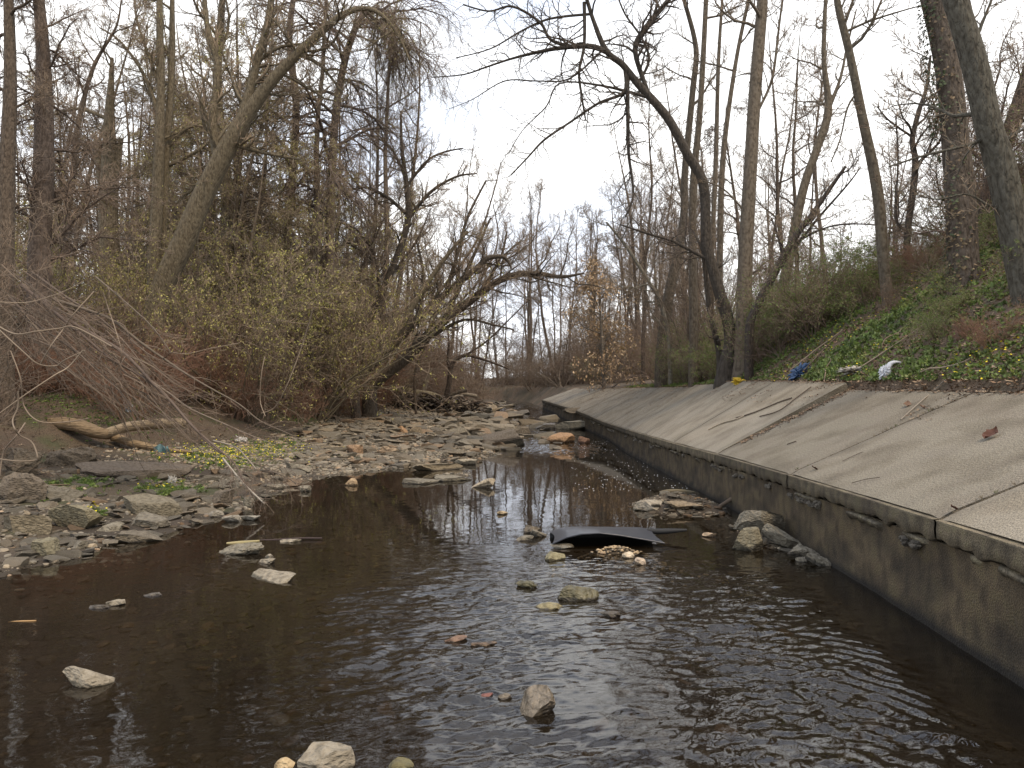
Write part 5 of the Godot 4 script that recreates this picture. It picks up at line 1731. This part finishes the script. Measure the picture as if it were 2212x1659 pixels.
# sticks fallen on the right slope
func slope_sticks() -> void:
	for k in 26:
		var d := rf(5.0, 13.0)
		var x := wall_x(d) + 1.75 + rf(0.1, 3.6)
		var an := rf(0, TAU)
		var l := rf(0.25, 0.9)
		var p := PackedVector3Array()
		var r := PackedFloat32Array()
		for j in 5:
			var t := j / 4.0 - 0.5
			var xx := x + cos(an) * l * t + rf(-0.03, 0.03)
			var dd := d + sin(an) * l * t + rf(-0.03, 0.03)
			p.append(Vector3(xx, ground(xx, dd) + rf(0.03, 0.09), -dd))
			r.append(rf(0.005, 0.011))
		var mid := p[2]
		for j in 5:
			p[j] -= mid
		var c := catmull(p, r, 3)
		var mb := MB.new()
		mb.tube(c[0], c[1], 6, [Color(0.27, 0.215, 0.155), Color(0.18, 0.135, 0.095), Color(0.12, 0.09, 0.065)][k % 3] , 0.08, k)
		var b := part("stick", mb.mesh(), mats.twig, self)
		b.position = mid
		tag(b, ["pale dry stick lying in the weeds of the right slope", "brown stick lying in the weeds of the right slope", "dark stick lying in the weeds of the right slope"][k % 3], "stick", "sticks fallen on the right slope")

# a crumpled film: a ball drawn out, folded and pinched
func crumple(sd: int, size: Vector3, amt: float, col: Color) -> ArrayMesh:
	var ic := icosphere(4)
	var mb := MB.new()
	for q in ic[0]:
		var a: float = absf(nz2.get_noise_3d(q.x * 26.0 + sd, q.y * 26.0, q.z * 26.0))
		var b: float = absf(nz2.get_noise_3d(q.x * 70.0, q.y * 70.0 + sd, q.z * 70.0))
		mb.v.append(q * size * (1.0 - amt * (1.0 - a * 2.6) * 0.5 - amt * 0.35 * (1.0 - 3.0 * b)))
		mb.c.append(col * (0.9 + 0.4 * b))
	mb.i = ic[1].duplicate()
	mb.smooth()
	return mb.mesh()

func litter_bag(called: String, label: String, category: String, px: float, py: float, w: float, h: float, col: Color, sd: int, turn := Vector3.ZERO, amt := 0.8) -> MeshInstance3D:
	var p := hit(px, py)
	var d := -p.z
	var o := part(called, crumple(sd, Vector3(w, h, w * 0.7) * d / F * 0.6, amt, col), mats.bag, self)
	o.position = p + Vector3(0, h * d / F * 0.3, 0)
	o.rotation_degrees = turn
	tag(o, label, category)
	return o

func build_litter() -> void:
	litter_bag("plastic_bag", "crumpled blue plastic bag in the weeds above the pale panels", "plastic bag", 1728, 812, 46, 24, Color(0.035, 0.075, 0.16), 3, Vector3(0, 0, 28))
	var wb := thing("plastic_bag", "white plastic bag with a raised handle in the weeds above the darker panel", "plastic bag", hit(1912, 818))
	var dw := -wb.position.z
	var m := part("bag_body", crumple(8, Vector3(20, 30, 16) * dw / F * 0.62, 0.7, Color(0.62, 0.63, 0.66)), mats.bag, wb)
	m.position = Vector3(0, 15 * dw / F, 0)
	m.rotation_degrees = Vector3(0, 0, -22)
	part("handle", bar([[1916, 798, 12, dw], [1925, 785, 9, dw], [1938, 782, 6, dw], [1947, 784, 4, dw]], 5, 0.2, 8, Color(0.62, 0.62, 0.64), wb.position).mesh(), mats.bag, wb)
	litter_bag("plastic_bag", "grey-white plastic scrap half hidden in dead stalks left of the white bag", "plastic bag", 1845, 805, 60, 14, Color(0.33, 0.31, 0.27), 12)
	litter_bag("plastic_bag", "small torn white bag caught in the reddish brush on the left", "plastic bag", 276, 888, 20, 26, Color(0.5, 0.54, 0.58), 21)
	litter_bag("yellow_wrapper", "yellow crumpled wrapper at the foot of the tall trunk", "wrapper", 1595, 828, 28, 14, Color(0.60, 0.42, 0.04), 25)
	litter_bag("white_scrap", "white scrap of litter among stones at the end of the flower patch", "litter", 520, 1132 - 175, 22, 18, Color(0.5, 0.48, 0.45), 33)
	litter_bag("white_scrap", "pale lump of litter below the teal cloth by the grass", "litter", 372, 1046, 16, 22, Color(0.42, 0.40, 0.36), 36)
	litter_bag("blue_scrap", "pale blue scrap of plastic among the riffle stones", "litter", 1153 - 75, 945, 22, 10, Color(0.35, 0.43, 0.48), 39)
	# the teal cloth over the thin branch
	var q := hit(345, 1000)
	var cd := -hit(325, 975).z - 0.12
	var cl := MB.new()
	var nu := 12
	var nv := 16
	for row in nv + 1:
		var t := float(row) / nv
		for col in nu + 1:
			var s := float(col) / nu
			var wd := lerpf(34, 12, t * t)
			var x := 327.0 + 6.0 + t * 22.0 + (s - 0.15) * wd
			var y := 962.0 + t * 40.0 + 3.0 * sin(s * 9.0)
			var p := P(x, y, cd + 0.03 * sin(s * 14.0 + t * 5.0) + 0.02 * sin(t * 11.0 + s * 4.0))
			cl.v.append(p)
			cl.c.append(Color(0.10, 0.19, 0.21) * (0.75 + 0.5 * absf(nz2.get_noise_2d(s * 60.0, t * 60.0)) * 2.0))
	for row in nv:
		for col in nu:
			var b := row * (nu + 1) + col
			cl.i.append_array(PackedInt32Array([b, b + 1, b + nu + 2, b, b + nu + 2, b + nu + 1]))
	cl.smooth()
	var co := cl.v[0]
	for k in cl.v.size():
		cl.v[k] -= co
	var cm := part("teal_cloth", cl.mesh(), mats.dry_leaf, self)
	cm.position = co
	tag(cm, "ragged teal cloth hanging from the thin pale branch on the left bank", "cloth")
	# the bent black panel in the creek
	var root := thing("plastic_sheet", "bent glossy black plastic panel lying arched in the creek", "plastic sheet", P(1300, 1176, 6.6))
	var back := [[0.0, 0.045], [0.1, 0.085], [0.22, 0.10], [0.5, 0.098], [0.88, 0.092], [1.0, 0.075]]
	var front := [[0.0, 0.035], [0.12, 0.088], [0.25, 0.118], [0.42, 0.128], [0.6, 0.108], [0.82, 0.072], [1.0, 0.04]]
	for side in 2:
		var mb := MB.new()
		nu = 40
		nv = 10
		for row in nv + 1:
			var t := float(row) / nv
			for col in nu + 1:
				var u := float(col) / nu
				var d := lerpf(6.98, 6.50, t)
				var xa := (1190.0 - 1106.0) / F * 6.75
				var xb := (1408.0 + 26.0 * t - 10.0 * sin(t * PI) - 1106.0) / F * lerpf(6.98, 6.5, t)
				var h := lerpf(lut(back, u), lut(front, u), t) + 0.012 * sin(t * PI)
				mb.v.append(Vector3(lerpf(xa + 0.03 * sin(t * PI), xb, u), h - (0.007 if side == 1 else 0.0), -d) - root.position)
				mb.c.append(Color.WHITE)
		for row in nv:
			for col in nu:
				var b := row * (nu + 1) + col
				if side == 1:
					mb.i.append_array(PackedInt32Array([b, b + nu + 2, b + 1, b, b + nu + 1, b + nu + 2]))
				else:
					mb.i.append_array(PackedInt32Array([b, b + 1, b + nu + 2, b, b + nu + 2, b + nu + 1]))
		mb.smooth()
		part("shell" if side == 0 else "underside", mb.mesh(), mats.panel if side == 0 else mats.panel_inside, root)
	var bk := MB.new()
	for k in 40:
		var u0 := k / 40.0
		var u1 := (k + 1) / 40.0
		var xa := (1190.0 - 1106.0) / F * 6.75
		var xb := (1408.0 - 1106.0) / F * 6.98
		bk.quad(Vector3(lerpf(xa, xb, u0), lut(back, u0) - 0.004, -6.975) - root.position, Vector3(lerpf(xa, xb, u1), lut(back, u1) - 0.004, -6.975) - root.position, Vector3(lerpf(xa, xb, u1), -0.1, -6.93) - root.position, Vector3(lerpf(xa, xb, u0), -0.1, -6.93) - root.position, Color.WHITE)
	part("back_flange", bk.mesh(), mats.panel_inside, root)
	var rim := MB.new()
	var rp := PackedVector3Array()
	var rr := PackedFloat32Array()
	for k in 41:
		var u := k / 40.0
		rp.append(Vector3(lerpf((1190.0 - 1106.0) / F * 6.75, (1434.0 - 1106.0) / F * 6.5, u), lut(front, u) - 0.004, -6.495) - root.position)
		rr.append(0.007)
	rim.tube(rp, rr, 6, Color.WHITE)
	part("rim", rim.mesh(), mats.panel, root)
	var fl := MB.new()
	fl = bar([[1398, 1146, 12, 6.9], [1420, 1148, 13, 6.88], [1450, 1147, 11, 6.86], [1484, 1145, 5, 6.85]], 4, 0.0, 6, Color.WHITE, root.position)
	part("torn_strip", fl.mesh(), mats.panel_inside, root)

func build_cover() -> void:
	# leaf shapes for the ground
	var clump := MB.new()
	for k in 9:
		var a := rf(0, TAU)
		var o := Vector3(cos(a), rf(0.3, 1.1), sin(a)).normalized()
		clump.leaf(Vector3(rf(-0.5, 0.5), rf(0.0, 0.35), rf(-0.5, 0.5)), o, o.cross(rdir()).normalized(), rf(0.5, 0.9), rf(0.35, 0.6), 0.2, Color.WHITE)
	var cm := clump.mesh()
	var tuft := MB.new()
	for k in 12:
		var a := rf(0, TAU)
		var o := Vector3(cos(a) * 0.5, 1.0, sin(a) * 0.5).normalized()
		var b := Vector3(rf(-0.3, 0.3), 0, rf(-0.3, 0.3))
		tuft.leaf(b, o, o.cross(Vector3(sin(a), 0.1, cos(a))).normalized(), rf(0.7, 1.4), 0.09, 0.1, Color.WHITE)
	var tm := tuft.mesh()
	var dead := MB.new()
	for k in 3:
		var s := Vector3(cos(k * 2.1), 0.25, sin(k * 2.1)).normalized()
		dead.leaf(Vector3(rf(-0.8, 0.8), 0.1, rf(-0.8, 0.8)), s, s.cross(Vector3(0.1, 1, 0.2)).normalized(), rf(0.8, 1.3), rf(0.5, 0.8), rf(-0.1, 0.5), Color.WHITE)
	var dm := dead.mesh()
	var flower := MB.new()
	for k in 6:
		var a := TAU * k / 6.0
		var o := Vector3(cos(a), 0.25, sin(a)).normalized()
		flower.leaf(Vector3.ZERO, o, Vector3(-sin(a), 0, cos(a)), 1.0, 0.62, 0.05, Color.WHITE)
	var fm := flower.mesh()
	var g1 := [Color(0.092, 0.14, 0.028), Color(0.125, 0.18, 0.038), Color(0.15, 0.185, 0.05), Color(0.07, 0.10, 0.026)]
	var at := []
	var tint := PackedColorArray()
	var dat := []
	var dtint := PackedColorArray()
	var fat := []
	var ftint := PackedColorArray()
	var browns := [Color(0.19, 0.115, 0.065), Color(0.25, 0.17, 0.105), Color(0.14, 0.085, 0.05), Color(0.30, 0.225, 0.15)]
	# the right slope
	for k in 80000:
		var d := 3.2 + 24.0 * pow(rng.randf(), 1.25)
		var s := 9.5 * pow(rng.randf(), 1.35)
		var x := wall_x(d) + 1.70 + s
		var n := nz.get_noise_2d(x * 1.3, d * 1.3 + 17.0)
		var y := ground(x, d)
		if n + rf(-0.45, 0.45) > -0.16 and s > 0.08:
			var sz := rf(0.02, 0.05) * (1.4 if n > 0.25 else 1.0)
			at.append(Transform3D(Basis.from_euler(Vector3(rf(-0.4, 0.4), rf(0, TAU), rf(-0.4, 0.4))).scaled(Vector3(sz, sz * rf(0.8, 1.8), sz)), Vector3(x, y, -d)))
			tint.append(g1[rng.randi() % 4] * rf(0.7, 1.35))
		else:
			var sz := rf(0.018, 0.045)
			dat.append(Transform3D(Basis.from_euler(Vector3(rf(-0.5, 0.5), rf(0, TAU), rf(-0.5, 0.5))).scaled(Vector3.ONE * sz), Vector3(x, y + 0.01, -d)))
			dtint.append(browns[rng.randi() % 4] * rf(0.6, 1.25))
		if s < 2.2 and d > 5 and d < 16 and nz.get_noise_2d(x * 2.0 + 70, d * 1.1) > 0.1 and rng.randf() < 0.16:
			var fs := rf(0.009, 0.015)
			fat.append(Transform3D(Basis.from_euler(Vector3(rf(-0.5, 0.9), rf(0, TAU), rf(-0.5, 0.5))).scaled(Vector3.ONE * fs), Vector3(x, y + rf(0.06, 0.13), -d)))
			ftint.append(Color(0.70, 0.56, 0.02))
	var gc := many("ground_cover", cm, mats.leaf, at, tint, self)
	gc.set_meta("label", "green ivy and low weeds covering the right slope")
	# dead leaves: on the slab's top edge and joints, and over the left bank and the woods' floor
	for k in 5200:
		var d := 3.0 + 34.0 * rng.randf()
		var t := 1.0 - 0.35 * pow(rng.randf(), 2.5)
		if d > 17 and d < 30:
			t = 1.0 - 0.75 * pow(rng.randf(), 1.6)
		if nz.get_noise_2d(d * 2.0, t * 3.0 + 5.0) < 0.02 and t < 0.97:
			continue
		var x := wall_x(d) + 1.66 * t
		var sz := rf(0.012, 0.032)
		var up := 0.10 if d > 9.42 and d < 15.0 else 0.0
		var y := lerpf(lip_h(d), top_h(d) + up, t) + 0.008
		dat.append(Transform3D(Basis.from_euler(Vector3(rf(-0.3, 0.3), rf(0, TAU), 0.4)).scaled(Vector3.ONE * sz), Vector3(x, y, -d)))
		dtint.append(browns[rng.randi() % 4] * rf(0.5, 1.1))
	for k in 380:                     # the gutter along the step
		var t := rng.randf()
		var d := 9.36 - absf(rng.randfn()) * 0.09
		var sz := rf(0.015, 0.035)
		dat.append(Transform3D(Basis.from_euler(Vector3(rf(-0.3, 0.3), rf(0, TAU), 0.4)).scaled(Vector3.ONE * sz), Vector3(wall_x(d) + 1.66 * (0.15 + 0.85 * t), lerpf(lip_h(d), top_h(d), 0.15 + 0.85 * t) + 0.01, -d)))
		dtint.append(browns[rng.randi() % 4] * rf(0.5, 1.2))
	for k in 16000:
		var d := 6.0 + 34.0 * pow(rng.randf(), 1.2)
		var s := 3.2 + 9.0 * rng.randf()
		var x := shore_x(d) - s
		if s < 4.4 and (rng.randf() < 0.7 or d > 14):
			continue
		var sz := rf(0.02, 0.05)
		dat.append(Transform3D(Basis.from_euler(Vector3(rf(-0.5, 0.5), rf(0, TAU), rf(-0.5, 0.5))).scaled(Vector3.ONE * sz), Vector3(x, ground(x, d) + 0.01, -d)))
		dtint.append(browns[rng.randi() % 4] * rf(0.5, 1.1))
	var dl := many("dead_leaves", dm, mats.dry_leaf, dat, dtint, self)
	dl.set_meta("label", "brown dead leaves littering slopes, slab edges and woodland floor")
	# a few single leaves and marks on the slab
	var big := MB.new()
	for k in 9:
		var t := k / 8.0
		var wd := 0.34 * sin(PI * clampf(t * 0.9 + 0.08, 0.0, 1.0)) * (1.0 + 0.3 * sin(k * 2.6))
		for j in 3:
			var sd := j - 1.0
			big.v.append(Vector3(t - 0.5, 0.06 + 0.16 * t * t + absf(sd) * 0.14 * (1.0 + 0.4 * sin(k * 1.7 + j)), sd * wd))
			big.c.append(Color.WHITE * (0.8 + 0.2 * absf(sd)))
	for k in 8:
		for j in 2:
			var q := k * 3 + j
			big.i.append_array(PackedInt32Array([q, q + 3, q + 4, q, q + 4, q + 1]))
	big.smooth()
	var bm := big.mesh()
	for q in [["curled red-brown leaf alone on the darker panel at the right", 2142, 946, 40, Color(0.085, 0.03, 0.015)], ["small red-brown leaf near the lip of the darker panel", 1760, 1017, 16, Color(0.08, 0.03, 0.015)], ["curled brown leaf at the joint near the lip at the right", 2060, 1104, 18, Color(0.10, 0.04, 0.025)], ["brown leaf high on the darker panel", 1960, 878, 20, Color(0.15, 0.085, 0.05)], ["brown leaf below the weeds right of the leaning stick", 1992, 884, 14, Color(0.12, 0.06, 0.035)]]:
		var p := hit(q[1], q[2])
		var mm: StandardMaterial3D = mats.dry_leaf.duplicate()
		mm.albedo_color = q[4].linear_to_srgb()
		var o := part("fallen_leaf", bm, mm, self)
		o.position = p + Vector3(0, 0.012, 0)
		o.scale = Vector3.ONE * q[3] * -p.z / F
		o.rotation = Vector3(0.1, rf(0, TAU), 0.4)
		tag(o, q[0], "leaf")
	# grass and flowers on the left bank
	var gat := []
	var gt := PackedColorArray()
	var blobs := [[490, 985, 120, 22, 1300, 0.5], [600, 968, 90, 16, 700, 0.3], [690, 880, 90, 14, 900, 0.0], [170, 1048, 60, 16, 260, 0.0], [365, 1060, 60, 12, 420, 0.05], [340, 1032, 50, 7, 160, 0.0], [205, 1112, 20, 8, 120, 0.15], [640, 905, 60, 8, 200, 0.0], [320, 1095, 16, 5, 60, 0.3], [130, 840, 80, 60, 900, 0.0], [280, 900, 110, 40, 600, 0.0], [640, 830, 50, 50, 500, 0.0], [100, 1075, 30, 8, 90, 0.0]]
	for b in blobs:
		for k in b[4]:
			var p := hit(b[0] + rng.randfn() * b[2] * 0.55, b[1] + rng.randfn() * b[3] * 0.55)
			if p.y < water_h(-p.z) + 0.03 or p.z < -40.0:
				continue
			var sz := rf(0.02, 0.055)
			var tr := Transform3D(Basis.from_euler(Vector3(rf(-0.3, 0.3), rf(0, TAU), rf(-0.3, 0.3))).scaled(Vector3.ONE * sz), p)
			if rng.randf() < 0.5:
				gat.append(tr)
				gt.append([Color(0.07, 0.13, 0.02), Color(0.10, 0.16, 0.03), Color(0.06, 0.10, 0.02)][rng.randi() % 3] * rf(0.8, 1.3))
			else:
				at.append(tr)
				tint.append(g1[rng.randi() % 4] * rf(0.9, 1.5))
			if rng.randf() < b[5]:
				fat.append(Transform3D(Basis.from_euler(Vector3(rf(-0.2, 0.9), rf(0, TAU), rf(-0.4, 0.4))).scaled(Vector3.ONE * rf(0.011, 0.018)), p + Vector3(0, rf(0.05, 0.1), 0)))
				ftint.append(Color(0.72, 0.60, 0.02))
	# tufts and rubbish in the joints of the slab
	for j in [4.08, 6.72, 9.38, 12.2, 15.0, 17.8]:
		for k in 60:
			var t := pow(rng.randf(), 0.7)
			if nz.get_noise_2d(t * 9.0, j * 5.0) < 0.05:
				continue
			var d: float = j + rf(-0.02, 0.02)
			var p := Vector3(wall_x(d) + 1.66 * t, lerpf(lip_h(d), top_h(d), t) - 0.005, -d)
			var sz := rf(0.012, 0.03)
			gat.append(Transform3D(Basis.from_euler(Vector3(rf(-0.3, 0.3), rf(0, TAU), rf(-0.3, 0.3))).scaled(Vector3.ONE * sz), p))
			gt.append([Color(0.10, 0.12, 0.03), Color(0.17, 0.13, 0.07), Color(0.13, 0.10, 0.06)][k % 3] * rf(0.7, 1.2))
	var n0 := gc.multimesh.instance_count
	var la := many("low_weeds", cm, mats.leaf, at.slice(n0), tint.slice(n0), self)
	la.set_meta("label", "low green weeds in patches on the left bank")
	var gr := many("grass", tm, mats.leaf, gat, gt, self)
	gr.set_meta("label", "fresh green grass in patches on the left bank")
	var fo := many("yellow_flowers", fm, mats.dry_leaf, fat, ftint, self)
	fo.set_meta("label", "small yellow spring flowers in the weeds on both banks")
